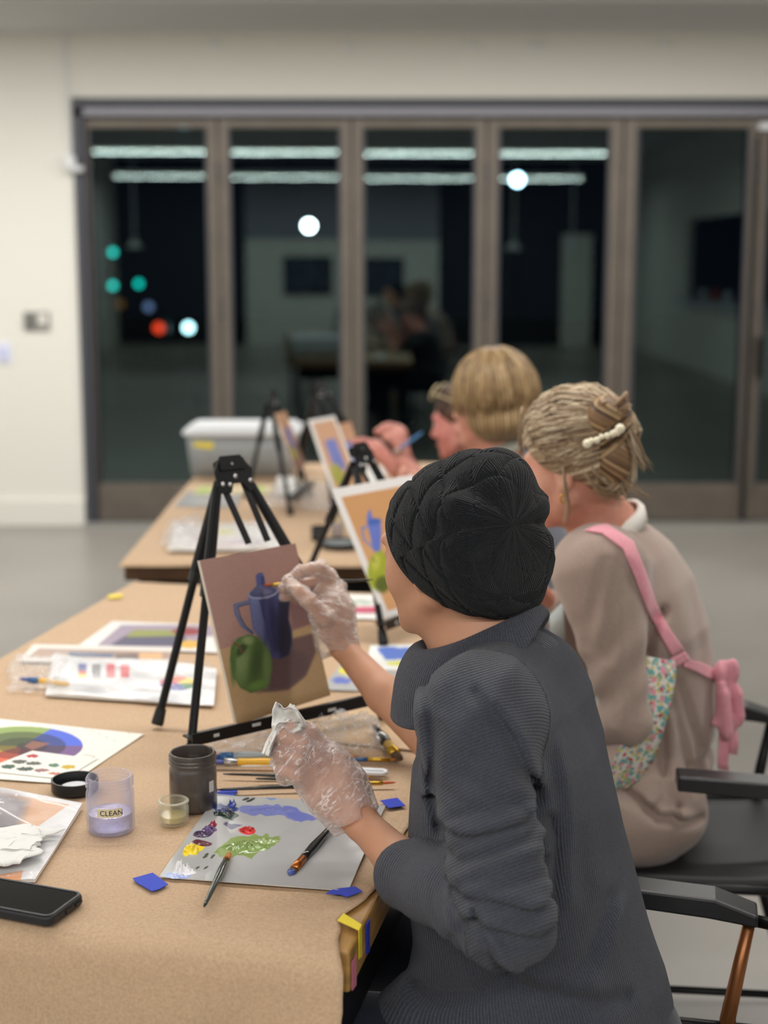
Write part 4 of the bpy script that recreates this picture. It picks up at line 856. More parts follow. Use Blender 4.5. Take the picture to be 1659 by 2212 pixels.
def sweater(x, y, z):
    # folds first: gentle warps of space
    fold = 0.0045*vnoise(x*9+z*5, y*9, z*3.0)+0.0022*vnoise(x*26+z*14, y*24, z*9)
    t = TOR(x, y, z, 2.2)
    t = smin(t, cap(x, y, z, W3(1120,1480,1.90), W3(1040,1525,1.80), 0.070, 0.06), 0.05)
    t = smin(t, cap(x, y, z, W3(1120,1470,1.95), W3(1130,1510,2.02), 0.065, 0.06), 0.05)
    # long diagonal drapes on the back
    s = z*1.0+x*0.55; t = t + 0.0050*np.sin(x*46+z*16+2.5*np.sin(z*6))*np.clip((z-0.5)*2.5, 0, 1)*np.clip((1.15-z)*4, 0, 1)*np.clip((x-0.12)*12, 0, 1)
    hz = z-0.62-0.14*(x-0.3)
    up = cap(x, y, z, SL, EL, 0.060, 0.054)
    ax = along(x, y, z, SL, EL); bun = np.clip((ax-0.11)/0.04, 0, 1)*np.clip((0.30-ax)/0.03, 0, 1)
    up = up - bun*(0.0016*np.maximum(np.sin(ax*2*math.pi/0.046+x*18+1.6*np.sin(x*20)+2.2*vnoise(x*9, y*9, z*9)), -0.5)*(1+0.8*vnoise(x*14, y*14, z*22))+0.0018*np.sin(ax*290+x*60))
    up = up + 0.005*np.exp(-((ax-0.115+0.12*(x-0.1))/0.006)**2)
    up = up - 0.004*np.sin(ax*60+x*70)*np.clip(1-ax/0.12, 0, 1)
    fo = cap(x, y, z, EL, CU, 0.054, 0.044); fx = along(x, y, z, EL, CU)
    fo = fo - 0.0052*np.maximum(np.sin(fx*120-z*60+x*14), -0.2)*np.clip((0.10-fx)/0.06, 0, 1)-0.0015*np.sin(fx*75+z*30)
    fo = smax(fo, fx-0.205, 0.006)
    arm = smin(up, fo, 0.012)
    d = smin(t, arm, np.clip((z-0.85)*0.60, 0.008, 0.100))
    r2 = cap(x, y, z, SR, ER, 0.062, 0.055); d = smin(d, r2, 0.02)
    d = smin(d, cap(x, y, z, ER, W3(965,1610,2.215), 0.050, 0.046), 0.02)
    # skirt of the sweater over the lap
    d = smin(d, cap(x, y, z, W3(1080,2220,1.78), W3(900,2215,1.78), 0.085, 0.062), 0.05)
    near = np.clip((1.93-y)*12, 0, 1)
    return d - fold + crs(x, z, CR1)*near
def ribf(x, y, z):
    cx, cy, a, b = TOR.at(z); ang = np.arctan2(y-cy, x-cx)*0.17
    t = TOR(x, y, z, 2.2); up = cap(x, y, z, SL, EL, 0.066, 0.058); fo = cap(x, y, z, EL, CU, 0.058, 0.044)
    au = along(x, y, z, SL, EL)+0.25*(x-SL[0]); af = along(x, y, z, EL, CU)
    ww = 0.75*z+0.45*x
    return np.where((fo < up) & (fo < t+0.004), af, np.where(up < t+0.004, au, ang+0.002*np.sin(z*20)))
M_sw = fabric('charcoal_knit', (56,59,69), (81,84,95), 'rib', 0.0042, 0.0011, sheen=0.15)
sw = grow('sweater', sweater, (-0.10,1.48,0.34), (0.50,2.40,1.13), 0.0042, M_sw, hatw, {'rib': ribf}, slack=2.6)
# ---- cowl collar
def cowl(parent):
    nb = 120; vs = []; ribs = []
    Fh = Vector((-0.85,0.5,0)).normalized(); Rh = Vector((0.5,0.85,0)).normalized()   # forward, right
    # rows: centre(px,py,Y), forward radius, back radius, side radius, tilt(dz per forward metre)
    # rows: (back point, front point, side half-width), authored as world points of the loop's ends
    def row(bp, fp, w, rnd=0.0):
        bp = Vector(W3(*bp)); fp = Vector(W3(*fp)); c = (bp+fp)/2; ax = (fp-bp)/2
        out = []
        for k in range(nb):
            a = 2*math.pi*k/nb; s = Rh*w*math.sin(a); p = c+ax*math.cos(a)+s
            p.z -= rnd*abs(math.sin(a))**2; out.append(p)
        return out
    R_ = [row((1130,1372,1.90),(945,1420,1.94),0.060), row((1140,1325,1.90),(925,1392,1.94),0.066,0.004), row((1158,1312,1.895),(908,1388,1.95),0.080,0.010), row((1172,1332,1.89),(884,1420,1.96),0.092,0.016), row((1186,1366,1.885),(866,1462,1.96),0.106,0.026),
          row((1190,1396,1.88),(862,1500,1.955),0.112,0.034), row((1180,1416,1.88),(880,1522,1.945),0.106,0.038), row((1150,1400,1.88),(915,1500,1.94),0.085,0.03),
          row((1170,1388,1.885),(900,1478,1.945),0.094,0.030), row((1188,1412,1.885),(890,1510,1.945),0.106,0.032), row((1190,1440,1.885),(905,1530,1.94),0.105,0.03), row((1150,1450,1.88),(940,1530,1.93),0.08,0.03)]
    rows_ = []
    for i in range(len(R_)-1):     # smooth between rows
        for t in (0, 0.25, 0.5, 0.75):
            p0, p1, p2, p3 = R_[max(i-1,0)], R_[i], R_[i+1], R_[min(i+2,len(R_)-1)]
            rows_.append([0.5*((2*b)+(c-a)*t+(2*a-5*b+4*c-d)*t*t+(3*b-a-3*c+d)*t**3) for a, b, c, d in zip(p0, p1, p2, p3)])
    m = len(rows_)
    for i, rw in enumerate(rows_):
        for k, p in enumerate(rw):
            a = 2*math.pi*k/nb; q = p.copy(); n = Vector((p.x-rw[(k+nb//2)%nb].x, p.y-rw[(k+nb//2)%nb].y, 0)).normalized()
            w_ = math.sin(min(i/m*math.pi, math.pi)); f = 0.004*math.sin(a*3+i*0.22)+0.007*math.sin(a*2.0+i*0.33)+0.005*float(vnoise(math.cos(a)*2.2+4, math.sin(a)*2.2, i*0.12))
            ph = i/m; f2 = -0.016*math.exp(-((ph-(0.50+0.14*math.cos(a+0.5)))/0.045)**2)+0.006*math.exp(-((ph-(0.42+0.14*math.cos(a+0.5)))/0.05)**2)-0.006*math.exp(-((ph-(0.68-0.08*math.cos(a)))/0.03)**2)
            q += n*f2; q += n*f*w_ + Vector((0,0,0.004*math.sin(a*2+i*0.15)*w_)); vs.append(q); ribs.append(a*0.11)
    fs = [(i*nb+k, i*nb+(k+1)%nb, (i+1)*nb+(k+1)%nb, (i+1)*nb+k) for i in range(m-1) for k in range(nb)]
    me = bpy.data.meshes.new('cowl_collar'); me.from_pydata(vs, [], fs); me.update()
    at = me.attributes.new('rib', 'FLOAT', 'POINT'); at.data.foreach_set('value', ribs)
    o = link('cowl_collar', me, M_sw, parent, True); md = o.modifiers.new('t', 'SOLIDIFY'); md.thickness = 0.004; return o
cowl(hatw)
# ---- head, neck, forearms, hands: one continuous skin
HC = W3(972,1168,1.93); FH = Vector((-0.74,0.62,-0.20)); UH = Vector((-0.18,0.16,1.0)); NB = W3(1050,1420,1.92)
def handL(x, y, z, g=0.0):
    pw = W3(712,1690,1.85); R, F, U = frame(W3(690,1655,1.86)-WR, (0,-1,0.3))
    M = np.array([list(R), list(F), list(U)])
    d = ell(x, y, z, W3(718,1692,1.855), (0.036+g, 0.052+g, 0.024+g), M)
    d = smin(d, ell(x, y, z, W3(690,1712,1.84), (0.020+g,0.034+g,0.018+g), M), 0.015)      # heel of the palm / thumb root
    d = smin(d, cap(x, y, z, WR, W3(735,1710,1.85), 0.024+g, 0.030+g), 0.02)
    f = [([(706,1628,1.87),(664,1584,1.85),(632,1570,1.84),(610,1580,1.842)], [.0125,.0108,.0100,.0085]),      # index
         ([(700,1648,1.855),(650,1607,1.828),(608,1592,1.825),(596,1612,1.835)], [.0125,.0108,.0102,.009]),      # middle
         ([(690,1672,1.845),(640,1640,1.815),(606,1628,1.815),(602,1648,1.83)], [.0120,.0104,.0098,.0085]),       # ring
         ([(680,1700,1.84),(640,1674,1.815),(614,1664,1.815),(614,1682,1.83)], [.011,.0096,.0090,.008]),          # little
         ([(735,1680,1.89),(690,1622,1.90),(655,1588,1.89),(622,1566,1.87)], [.016,.0130,.0110,.009])]         # thumb, far side
    for p, r in f: d = smin(d, chain(x, y, z, [W3(*q) for q in p], [q+g for q in r], 0.004), 0.003)
    return d
YH = 2.385
def handR(x, y, z, g=0.0):
    R, F, U = frame(W3(712,1275,YH)-WRr, (0,-1,0.2)); M = np.array([list(R), list(F), list(U)])
    d = ell(x, y, z, W3(717,1322,YH-0.01), (0.034+g, 0.050+g, 0.019+g), M)
    d = smin(d, ell(x, y, z, W3(700,1340,YH-0.03), (0.020+g,0.034+g,0.015+g), M), 0.014)
    d = smin(d, cap(x, y, z, WRr, W3(722,1345,YH), 0.022+g, 0.026+g), 0.02)
    f = [([(716,1262,YH+.01),(690,1228,YH-.005),(652,1234,YH-.01),(622,1255,YH-.01)], [.0115,.0105,.0095,.0078]),     # index over the brush
         ([(728,1272,YH+.02),(712,1246,YH+.02),(660,1262,YH+.01),(614,1270,YH+.005)], [.0115,.0108,.0095,.0080]),     # middle
         ([(732,1290,YH+.03),(722,1268,YH+.035),(668,1282,YH+.025),(614,1288,YH+.01)], [.0110,.010,.0092,.0078]),     # ring
         ([(734,1312,YH+.035),(735,1266,YH+.03),(700,1268,YH+.04),(660,1288,YH+.035)], [.0105,.0095,.0088,.0075]),    # little
         ([(700,1335,YH-.045),(668,1300,YH-.05),(648,1280,YH-.04),(632,1264,YH-.025)], [.0145,.012,.0105,.0088])]     # thumb
    for p, r in f: d = smin(d, chain(x, y, z, [W3(*q) for q in p], [q+g for q in r], 0.004), 0.003)
    return d
def skin_hat(x, y, z):
    d = head_field(x, y, z, HC, FH, UH, 1.0)
    d = smin(d, cap(x, y, z, HC+A_((0.02,0,-0.05)), NB, 0.055, 0.062), 0.035)
    d = smin(d, cap(x, y, z, NB, W3(1080,1560,1.9), 0.062, 0.09), 0.05)
    d = smin(d, cap(x, y, z, W3(1080,1560,1.9), SL, 0.07, 0.04), 0.03); d = smin(d, cap(x, y, z, SL, EL, 0.040, 0.036), 0.03); d = smin(d, cap(x, y, z, W3(1080,1560,1.9), SR, 0.07, 0.04), 0.03)
    d = smin(d, cap(x, y, z, SR, ER, 0.040, 0.036), 0.03)
    d = smin(d, cap(x, y, z, EL, W3(862,1860,1.765), 0.036, 0.0285), 0.02); d = smin(d, cap(x, y, z, W3(862,1860,1.765), WR, 0.0285, 0.0215), 0.01)
    d = smin(d, cap(x, y, z, ER, W3(830,1500,2.29), 0.036, 0.030), 0.02); d = smin(d, cap(x, y, z, W3(830,1500,2.29), WRr, 0.030, 0.0205), 0.01)
    d = smin(d, handL(x, y, z), 0.006); d = smin(d, handR(x, y, z), 0.006)
    return d
grow('body', skin_hat, (-0.20,1.48,0.60), (0.34,2.50,1.27), 0.0033, M_skin, hatw, slack=2.4)
def crease(x, y, z, f): return 1-np.abs(vnoise(x*f, y*f, z*f))*2
def gloveL(x, y, z):
    d = handL(x, y, z, 0.0018)
    ax = along(x, y, z, W3(690,1660,1.86), W3(775,1772,1.82))
    cone = cap(x, y, z, W3(700,1672,1.85), W3(770,1778,1.815), 0.040, 0.0315); d = smin(d, cone, 0.012)
    d = smax(d, along(x, y, z, W3(700,1672,1.85), W3(778,1790,1.815))-0.072-0.004*np.sin(np.arctan2(z-0.83, y-1.82)*5), 0.003)
    q = x*0.62-z*0.78; r = x*0.78+z*0.62
    return d - 0.0020*crease(q*22, y*30, r*70, 1.0)**3 - 0.0014*crease(q*75, y*40, r*30, 1.0) - 0.0018*vnoise(q*30, y*30, r*45)
lo, hi = wrap([W3(590,1560,1.86), W3(810,1840,1.81), W3(640,1560,1.95), W3(700,1700,1.75)], 0.025)
grow('glove', gloveL, lo, hi, 0.0017, M_glove, hatw)
def gloveR(x, y, z):
    d = handR(x, y, z, 0.0018)
    cone = cap(x, y, z, W3(716,1320,YH-0.01), W3(732,1405,YH-0.015), 0.036, 0.034); d = smin(d, cone, 0.010)
    d = smax(d, along(x, y, z, W3(708,1320,YH), W3(735,1412,YH-0.02))-0.070-0.005*np.sin(np.arctan2(y-2.37, x+0.07)*4), 0.003)
    return d - 0.0018*crease(x*20, y*30, z*75, 1.0)**3 - 0.0013*crease(x*70, y*40, z*40, 1.0)- 0.0015*vnoise(x*22, y*22, z*48)
lo, hi = wrap([W3(600,1215,YH), W3(775,1425,YH), W3(700,1300,YH+0.06), W3(700,1300,YH-0.08)], 0.02)
grow('glove', gloveR, lo, hi, 0.0019, M_glove2, hatw)
# ---- trousers
M_jeans = fabric('dark_denim', (26,30,42), (36,42,56), None, heather=700)
def jeans(x, y, z):
    d = None
    for hp, kn, ft in (((0.26,1.75,0.50),(-0.17,1.80,0.545),(-0.13,1.84,0.08)), ((0.28,1.98,0.50),(-0.13,2.08,0.545),(-0.08,2.12,0.08))):
        q = smin(cap(x, y, z, hp, kn, 0.088, 0.062), cap(x, y, z, kn, ft, 0.06, 0.045), 0.02); d = q if d is None else smin(d, q, 0.02)
    return smin(d, ell(x, y, z, (0.27,1.86,0.50), (0.14,0.19,0.09)), 0.04) - 0.003*vnoise(x*16, y*16, z*16)
grow('trousers', jeans, (-0.27,1.62,0.04), (0.46,2.22,0.66), 0.009, M_jeans, hatw)
for hx, hy in ((-0.12,1.84),(-0.07,2.12)):
    grow('shoe', lambda x, y, z: smin(cap(x,y,z,(hx,hy,0.06),(hx-0.10,hy+0.04,0.035),0.04,0.033),cap(x,y,z,(hx+0.02,hy-0.01,0.04),(hx-0.10,hy+0.04,0.034),0.034,0.03),0.02), (hx-0.17,hy-0.07,-0.01), (hx+0.09,hy+0.11,0.12), 0.006, M_rubber, hatw)
# ---- the hat: knitted tube from the brow, slouching to a gathered point
def knit_hat(parent):
    nu, nv = 420, 300
    Hc = Vector(HC); G = Vector(W3(1108,1133,1.845))
    Ff = Vector(FH).normalized(); Uh = Vector((0,0,1))
    rimc = Vector(W3(938,1186,1.95)); A0 = Vector((0.64,-0.48,0.60)).normalized()   # axis out of the rim
    S0 = A0.cross(Uh).normalized(); T0_ = S0.cross(A0).normalized()   # S0: sideways, T0: up-ish in rim plane
    vs = np.zeros((nv, nu, 3)); aa = np.arange(nu)/nu*2*math.pi
    P1 = rimc + A0*0.135 + Vector((0.006,0.0,-0.035))
    for i in range(nv):
        v = i/(nv-1); c = rimc*(1-v)**2 + P1*2*v*(1-v) + G*v*v
        d = ((P1-rimc)*(1-v)+(G-P1)*v).normalized()
        # flat end: keep the axis close to A0 and swing it towards the gather
        ax = (A0*(1-v)+Vector((0.50,-0.80,0.05))*v).normalized()
        s = ax.cross(Uh).normalized(); t = s.cross(ax).normalized()
        if v < 0.62: r = np.interp(v, [0,0.04,0.15,0.3,0.45,0.62], [0.088,0.093,0.103,0.108,0.107,0.095])
        else: q = (v-0.62)/0.38; r = 0.095*max(1-q, 0)**0.55
        pass
        if v > 0.62: q = (v-0.62)/0.38; c = c*(1)+ax*0.0
        rr = np.ones(nu)
        g = np.clip((v-0.40)/0.55, 0, 1); rr += -0.17*g*np.maximum(np.sin(aa*6+1.8*np.sin(aa*2)+v*1.2), -0.6)*np.clip((1-v)*9, 0, 1)
        rr += 0.07*np.sin(aa*2-2.4)*np.clip(v*2, 0, 1)+0.035*np.sin(aa*3+1.0)*v
        rr += 0.02*vnoise(np.cos(aa)*2+3, np.sin(aa)*2, v*4)
        bulge = 0.20*np.exp(-((np.angle(np.exp(1j*(aa-math.radians(-128)))))/0.5)**2)-0.07*np.exp(-((np.angle(np.exp(1j*(aa-math.radians(-175)))))/0.3)**2)*np.clip(v*1.8, 0, 1)   # sagging lobe at the bottom
        rr += bulge
        # diamond relief
        U_ = aa/(2*math.pi)*13; V_ = v*8.5; p = U_+V_; q2 = U_-V_
        fp, fq = np.abs((p % 2)/2-0.5)*2, np.abs((q2 % 2)/2-0.5)*2
        edge = np.minimum(1-np.abs(fp), 1-np.abs(fq)); rel = (np.clip(edge*5, 0, 1)*0.0042+edge*0.004)*np.clip((1-v)*3.5, 0, 1)*np.clip((v-0.03)*30, 0, 1)
        ridge = -0.0015*np.maximum(np.sin(aa*60), 0)*np.clip((v-0.7)*4, 0, 1)
        R_ = r*rr+rel+ridge*(r > 0.01)
        x_ = np.cos(aa)*R_*0.95; y_ = np.sin(aa)*R_*0.92
        vs[i] = np.array(c)[None]+x_[:, None]*np.array(s)[None]+y_[:, None]*np.array(t)[None]
    V = vs.reshape(-1, 3); idx = np.arange(nv*nu).reshape(nv, nu)
    q = np.stack([idx[:-1], np.roll(idx[:-1], -1, 1), np.roll(idx[1:], -1, 1), idx[1:]], -1).reshape(-1, 4)
    me = bpy.data.meshes.new('knitted_hat'); me.from_pydata(V.tolist(), [], q.tolist()); me.update()
    # a stitch coordinate that fans per diamond
    AA = np.tile(aa, nv); VV = np.repeat(np.linspace(0, 1, nv), nu); U_ = AA/(2*math.pi)*13; V_ = VV*8.5
    cp, cq = np.floor((U_+V_+1)/2), np.floor((U_-V_+1)/2); lu = U_-(cp+cq); lv = V_-(cp-cq)
    par = (cp % 2 == 0); st = np.arctan2(lv, lu+1.35)*0.050
    rimm = VV < 0.045; top = VV > 0.72
    st = np.where(rimm | top, AA*0.085, st)
    a = me.attributes.new('rib', 'FLOAT', 'POINT'); a.data.foreach_set('value', st.astype(np.float32))
    m = fabric('black_knit', (22,24,28), (35,38,43), 'rib', 0.0032, 0.0013, sheen=0.10, heather=500)
    o = link('knitted_hat', me, m, parent, True); md = o.modifiers.new('t', 'SOLIDIFY'); md.thickness = 0.003; md.offset = -1
    return o
knit_hat(hatw)
# ================================================================== THINGS HELD BY THE NEAREST PAINTER
# crumpled paper towel in the left fist
def towel():
    cs = [W3(556,1630,1.85), W3(560,1636,1.88), W3(668,1560,1.88), W3(600,1515,1.86)]
    rows_ = [[(566,1628),(574,1632),(584,1634),(594,1630)],[(572,1606),(590,1596),(600,1590),(606,1600)],[(588,1578),(598,1566),(640,1560),(652,1582)],
             [(586,1566),(608,1556),(650,1560),(668,1584)],[(590,1532),(618,1532),(642,1532),(664,1562)],[(597,1516),(617,1533),(627,1519),(640,1528)]]
    nr, nc = 48, 40; vs = []
    R0 = np.array(rows_, float)
    for i in range(nr):
        t = i/(nr-1)*(len(rows_)-1); k = min(int(t), len(rows_)-2); f = t-k; rw = R0[k]*(1-f)+R0[k+1]*f
        for j in range(nc):
            s = j/(nc-1)*3; q = min(int(s), 2); g = s-q; p = rw[q]*(1-g)+rw[q+1]*g
            yy = 1.800+0.016*math.sin(s*3.1+t*1.3)+0.014*float(vnoise(i*0.16, j*0.2, 3))+0.006*t+ (0.03*abs(s-1.5)/1.5)
            vs.append(at_y(p[0], p[1], yy))
    fs = [(i*nc+j, i*nc+j+1, (i+1)*nc+j+1, (i+1)*nc+j) for i in range(nr-1) for j in range(nc-1)]
    o = raw('tissue', vs, fs, M_cloth, None, True); md = o.modifiers.new('t', 'SOLIDIFY'); md.thickness = 0.0012
    return tag(o, 'white crumpled paper towel squeezed in the near gloved fist', 'paper towel')
towel()
# ================================================================== EASELS
def canvas_plane(bl, br, z, tilt):
    a = at_z(bl[0], bl[1], z); b = at_z(br[0], br[1], z); e = (b-a); e.z = 0; e.normalize(); n = Vector((e.y, -e.x, 0))
    n = Vector((n.x*math.cos(tilt), n.y*math.cos(tilt), math.sin(tilt))); return a, b, n.normalized(), e
CA, CB, CN, CE = canvas_plane((511,1566), (713,1502), 0.806, math.radians(14))
CTL = at_plane(431,1211, CA, CN); CTR = at_plane(637,1174, CA, CN)
def cpaint(px, py, u, v):
    Z = lambda pts: [(320+a/2.9625, 960+b/2.9625) for a, b in pts]
    P = Paint(px, py, (166,124,114)); X, Y = (px-320)*2.9625, (py-960)*2.9625
    P.C += np.stack([np.clip((X-650)*-0.02, -8, 8)]*3, -1)
    P.poly(Z([(440,1318),(1060,1138),(1250,1100),(1250,1900),(440,1900)]), (186,152,106), 1.5)
    P.poly(Z([(600,1750),(1180,1560),(1200,1900),(500,1900)]), (170,134,88), 20)
    P.poly(Z([(905,1010),(1010,1040),(1040,1150),(925,1190)]), (138,98,96), 6)
    P.poly(Z([(690,1590),(900,1570),(1010,1480),(1075,1330),(1050,1210),(930,1240),(900,1330),(780,1420),(760,1560)]), (112,84,84), 6)
    P.ell(*Z([(850,1440)])[0], 60, 40, (98,74,76), -25, 14)
    hx = (96,104,142)
    P.line(Z([(640,1008),(556,1030),(566,1090),(604,1160),(664,1204)]), 8.5, hx, 1); P.line(Z([(648,1020),(575,1040),(590,1100),(625,1165),(672,1212)]), 2.2, (54,58,92), 1)
    body = Z([(640,962),(700,988),(770,984),(832,930),(842,1006),(905,1004),(897,1120),(918,1190),(922,1270),(900,1345),(850,1372),(800,1370),(745,1290),(700,1215),(672,1180)])
    P.poly(body, (60,66,120), 1)
    P.poly(Z([(642,966),(712,990),(745,1150),(740,1280),(672,1180)]), (98,106,158), 7); P.poly(Z([(760,990),(800,980),(850,1150),(830,1330),(800,1330)]), (44,48,92), 9)
    P.poly(Z([(830,1010),(903,1004),(897,1120),(918,1190),(922,1270),(900,1345),(850,1368),(830,1300)]), (36,38,66), 7)
    P.line(Z([(706,905),(712,990),(748,1120),(790,1300)]), 1.6, (40,42,74), 1)
    P.ell(*Z([(736,950)])[0], 33, 12.5, (150,154,186), -9, 1); P.ell(*Z([(735,946)])[0], 30, 10.5, (66,72,118), -9, 1)
    P.poly(Z([(655,945),(700,898),(755,890),(815,925),(740,955)]), (78,84,128), 2); P.poly(Z([(712,905),(800,945),(735,968)]), (104,104,142), 3)
    P.poly(Z([(688,840),(705,822),(732,820),(745,850),(752,902),(694,905)]), (70,78,142), 1.5); P.poly(Z([(720,845),(738,842),(748,900),(724,900)]), (52,58,108), 3)
    # apple
    ap = Z([(640,1215),(690,1225),(740,1275),(785,1350),(797,1430),(775,1520),(735,1570),(660,1592),(590,1560),(540,1480),(522,1380),(530,1300),(570,1240)])
    P.poly(ap, (84,114,56), 1.2)
    P.ell(*Z([(600,1400)])[0], 18, 34, (118,144,84), 12, 22); P.ell(*Z([(690,1400)])[0], 12, 44, (62,90,42), 8, 14); P.ell(*Z([(760,1420)])[0], 8, 40, (104,134,74), 0, 8)
    P.ell(*Z([(700,1540)])[0], 20, 9, (98,140,58), -20, 8); P.ell(*Z([(545,1400)])[0], 5, 34, (74,110,46), 0, 7)
    P.ell(*Z([(600,1310)])[0], 18, 8, (52,76,36), -55, 5); P.ell(*Z([(640,1255)])[0], 12, 9, (132,156,96), 0, 8)
    P.line(Z([(548,1272),(580,1290),(605,1335)]), 3.2, (122,66,42), 1)
    P.C = P.C*0.86+P.C.mean(-1, keepdims=True)*0.14
    P.C += (2.5*fbm(X*0.06, Y*0.12, 2))[..., None]
    # keep paint on the face only
    return P
tz_e = T0
cv = empty('canvas', (CA+CB)/2, 'small canvas painted with a blue pitcher and green apple, resting on the easel', 'painting')
sheet('painted_panel', (CA, CB, CTR, CTL), 330, 430, cpaint, M_canvas, cv, thick=0.0015)
lf = (CA-CTL).normalized()
MB().prism([CA-CN*0.0016, CB-CN*0.0016, CTR-CN*0.0016, CTL-CN*0.0016], -CN*0.004).build('backing_board', mat('raw_board', (222,214,200), 0.7), cv)
def easel(apex, fl, fr_, rear, label, zl=0.79, plate=True, ledge_ext=0.05, s=1.0):
    apex, fl, fr_, rear = map(Vector, (apex, fl, fr_, rear)); e = (fr_-fl); e.z = 0; e.normalize(); n = Vector((e.y, -e.x, 0))
    if n.y > 0: n = -n
    o = empty('tabletop_easel', (fl+fr_+rear)/3, label, 'easel')
    top = apex - Vector((0,0,0.03*s))
    # plate
    P = MB(); w1, w2, h1, h2 = 0.024*s, 0.037*s, 0.004*s, 0.062*s
    up = (apex-(fl+fr_)/2).normalized(); pn = e.cross(up).normalized(); pn = pn if pn.dot(n) > 0 else -pn
    prof = [(-w2,-h2),(-w2*0.98,-h2*0.35),(-w1*0.85,h1),(w1*0.85,h1),(w2*0.98,-h2*0.35),(w2*0.95,-h2),(w1*0.95,-h2),(w1*0.55,-h2*0.75),(-w1*0.2,-h2*0.75),(-w1*0.5,-h2)]
    P.prism([apex+e*a+up*b+pn*0.006 for a, b in prof], pn*0.003)
    P.box(apex-up*0.012*s, (0.05*s, 0.022*s, 0.02*s), R=Matrix((e, pn, up)).transposed()); P.build('top_plate', M_black, o)
    R3 = MB()
    for a, b in ((-0.026,-0.046),(0.0,-0.012),(0.030,-0.044),(-0.012,-0.048),(0.002,-0.034)): R3.lathe([(0.001,0.002),(0.003*s,0.0015),(0.004*s,0)], apex+e*a*s+up*b*s+pn*0.0092, 10, R=Matrix((e, pn.cross(e), pn)).transposed())
    R3.build('rivet', M_steel, o, smooth=True)
    def leg(a, b, name='leg'):
        d = (b-a); q = MB(); m = a+d*0.40
        q.tube([a, a+d*0.38, m], [0.0085*s, 0.0108*s, 0.0100*s], 10); q.tube([m, b-d.normalized()*0.002], 0.0072*s, 10)
        L = q.build(name, M_black, o); MB().tube([b-d.normalized()*0.030*s, b-d.normalized()*0.006, b+Vector((0,0,0.001))], [0.0090*s, 0.0110*s, 0.0100*s], 12).build('foot', M_rubber, L)
        MB().tube([m-d.normalized()*0.012, m+d.normalized()*0.004], 0.0112*s, 10).build('collar', M_blackpl, L); return L
    a1 = apex-up*0.05*s-e*0.034*s; a2 = apex-up*0.05*s+e*0.034*s; a3 = apex-up*0.035*s-pn*0.012-e*0.02*s
    leg(a1, fl); leg(a2, fr_); leg(a3, rear)
    # the two inner arms
    mid = (fl+fr_)/2; 
    for k, (sx, tx) in enumerate(((-0.024,-0.004),(0.018,0.034))):
        MB().bar(apex-up*0.045*s+e*sx*s+pn*0.004, apex-up*0.155*s+e*tx*s+pn*0.012, 0.011*s, 0.004, e).build('holder_arm', M_black, o)
    # ledge on both front legs
    t1 = (a1.z-zl)/(a1.z-fl.z); t2 = (a2.z-zl)/(a2.z-fr_.z); l1 = a1+(fl-a1)*t1; l2 = a2+(fr_-a2)*t2; dd = (l2-l1).normalized()
    Lg = MB(); Lg.box((l1+l2)/2+n*0.010, ((l2-l1).length+2*ledge_ext*0.3, 0.028, 0.003), R=Matrix((dd, dd.cross(Vector((0,0,1))), Vector((0,0,1)))).transposed())
    Lg.box((l1+l2)/2+n*0.025+Vector((0,0,0.000)), ((l2-l1).length+2*ledge_ext*0.3, 0.003, 0.020), R=Matrix((dd, dd.cross(Vector((0,0,1))), Vector((0,0,1)))).transposed())
    L = Lg.build('ledge', M_black, o)
    S_ = MB()
    for k in range(5): p = l1+(l2-l1)*(0.08+0.21*k)+n*0.0268+Vector((0,0,0.003*math.sin(k*2))); S_.box(p, (0.010+0.006*(k%2), 0.0006, 0.005), R=Matrix((dd, dd.cross(Vector((0,0,1))), Vector((0,0,1)))).transposed())
    S_.build('paint_speck', mat('dried_paint', (190,196,196), 0.6), L)
    return o, l1, l2
ap1 = Vector(at_y(492, 992, 2.52))
e1, L1_, L2_ = easel(ap1, tz(409,1650,0.004), tz(832,1550,0.004), tz(339,1567,0.004), 'black tabletop easel holding the small canvas, nearest easel', zl=0.800)
# brush in the raised hand, tip on the canvas
bt = at_plane(566,1264, CA, CN)+CN*0.004; be = at_y(806,1252,2.42)
bh = brush(bt, be, 0.030, 0.012, 0.0026, M_black_h, M_brass, M_brr, 'thin black brush with yellow ferrule held in the raised gloved hand', flat=0.9, fat=1.25)
# second easel with the printed reference
PA = at_z(829,1336,0.806); e = Vector((0.80,0.60,0)).normalized(); n2 = Vector((e.y*math.cos(0.30), -e.x*math.cos(0.30), math.sin(0.30))); 
PTL = at_plane(715,1057, PA, n2); PTR_ = at_plane(826,1037, PA, n2); ed = (PTR_-PTL).normalized(); PB = PA+ed*0.215; PTR = PTL+ed*0.215
def refp(px, py, u, v):
    P = Paint(px, py, (236,236,236)); 
    m = ((u > 0.07) & (u < 0.93) & (v > 0.05) & (v < 0.93)).astype(float)[..., None]; P.C = P.C*(1-m)+np.array((208,158,108))*m
    P.poly([(700,1200),(790,1160),(900,1150),(900,1340),(760,1340)], (214,166,118), 30)
    P.C = P.C*(m)+np.array((236,236,236))*(1-m)
    P.poly([(792,1118),(796,1103),(800,1100),(804,1118),(822,1124),(824,1150),(822,1195),(806,1190),(796,1140)], (104,124,206), 2); P.ell(808,1127,16,7,(72,106,190),-10,1.5); P.line([(794,1138),(782,1140),(786,1165),(806,1184)], 4, (118,136,204), 1)
    P.ell(818,1232,24,42,(164,176,52),8,5); P.ell(812,1215,8,16,(200,204,90),8,8); P.ell(826,1262,16,18,(92,106,40),8,8); P.line([(803,1205),(812,1214)], 2, (60,70,30)); return P
rp = sheet('reference_print', (PA, PB, PTR, PTL), 130, 180, refp, M_sheet, thick=0.0006)
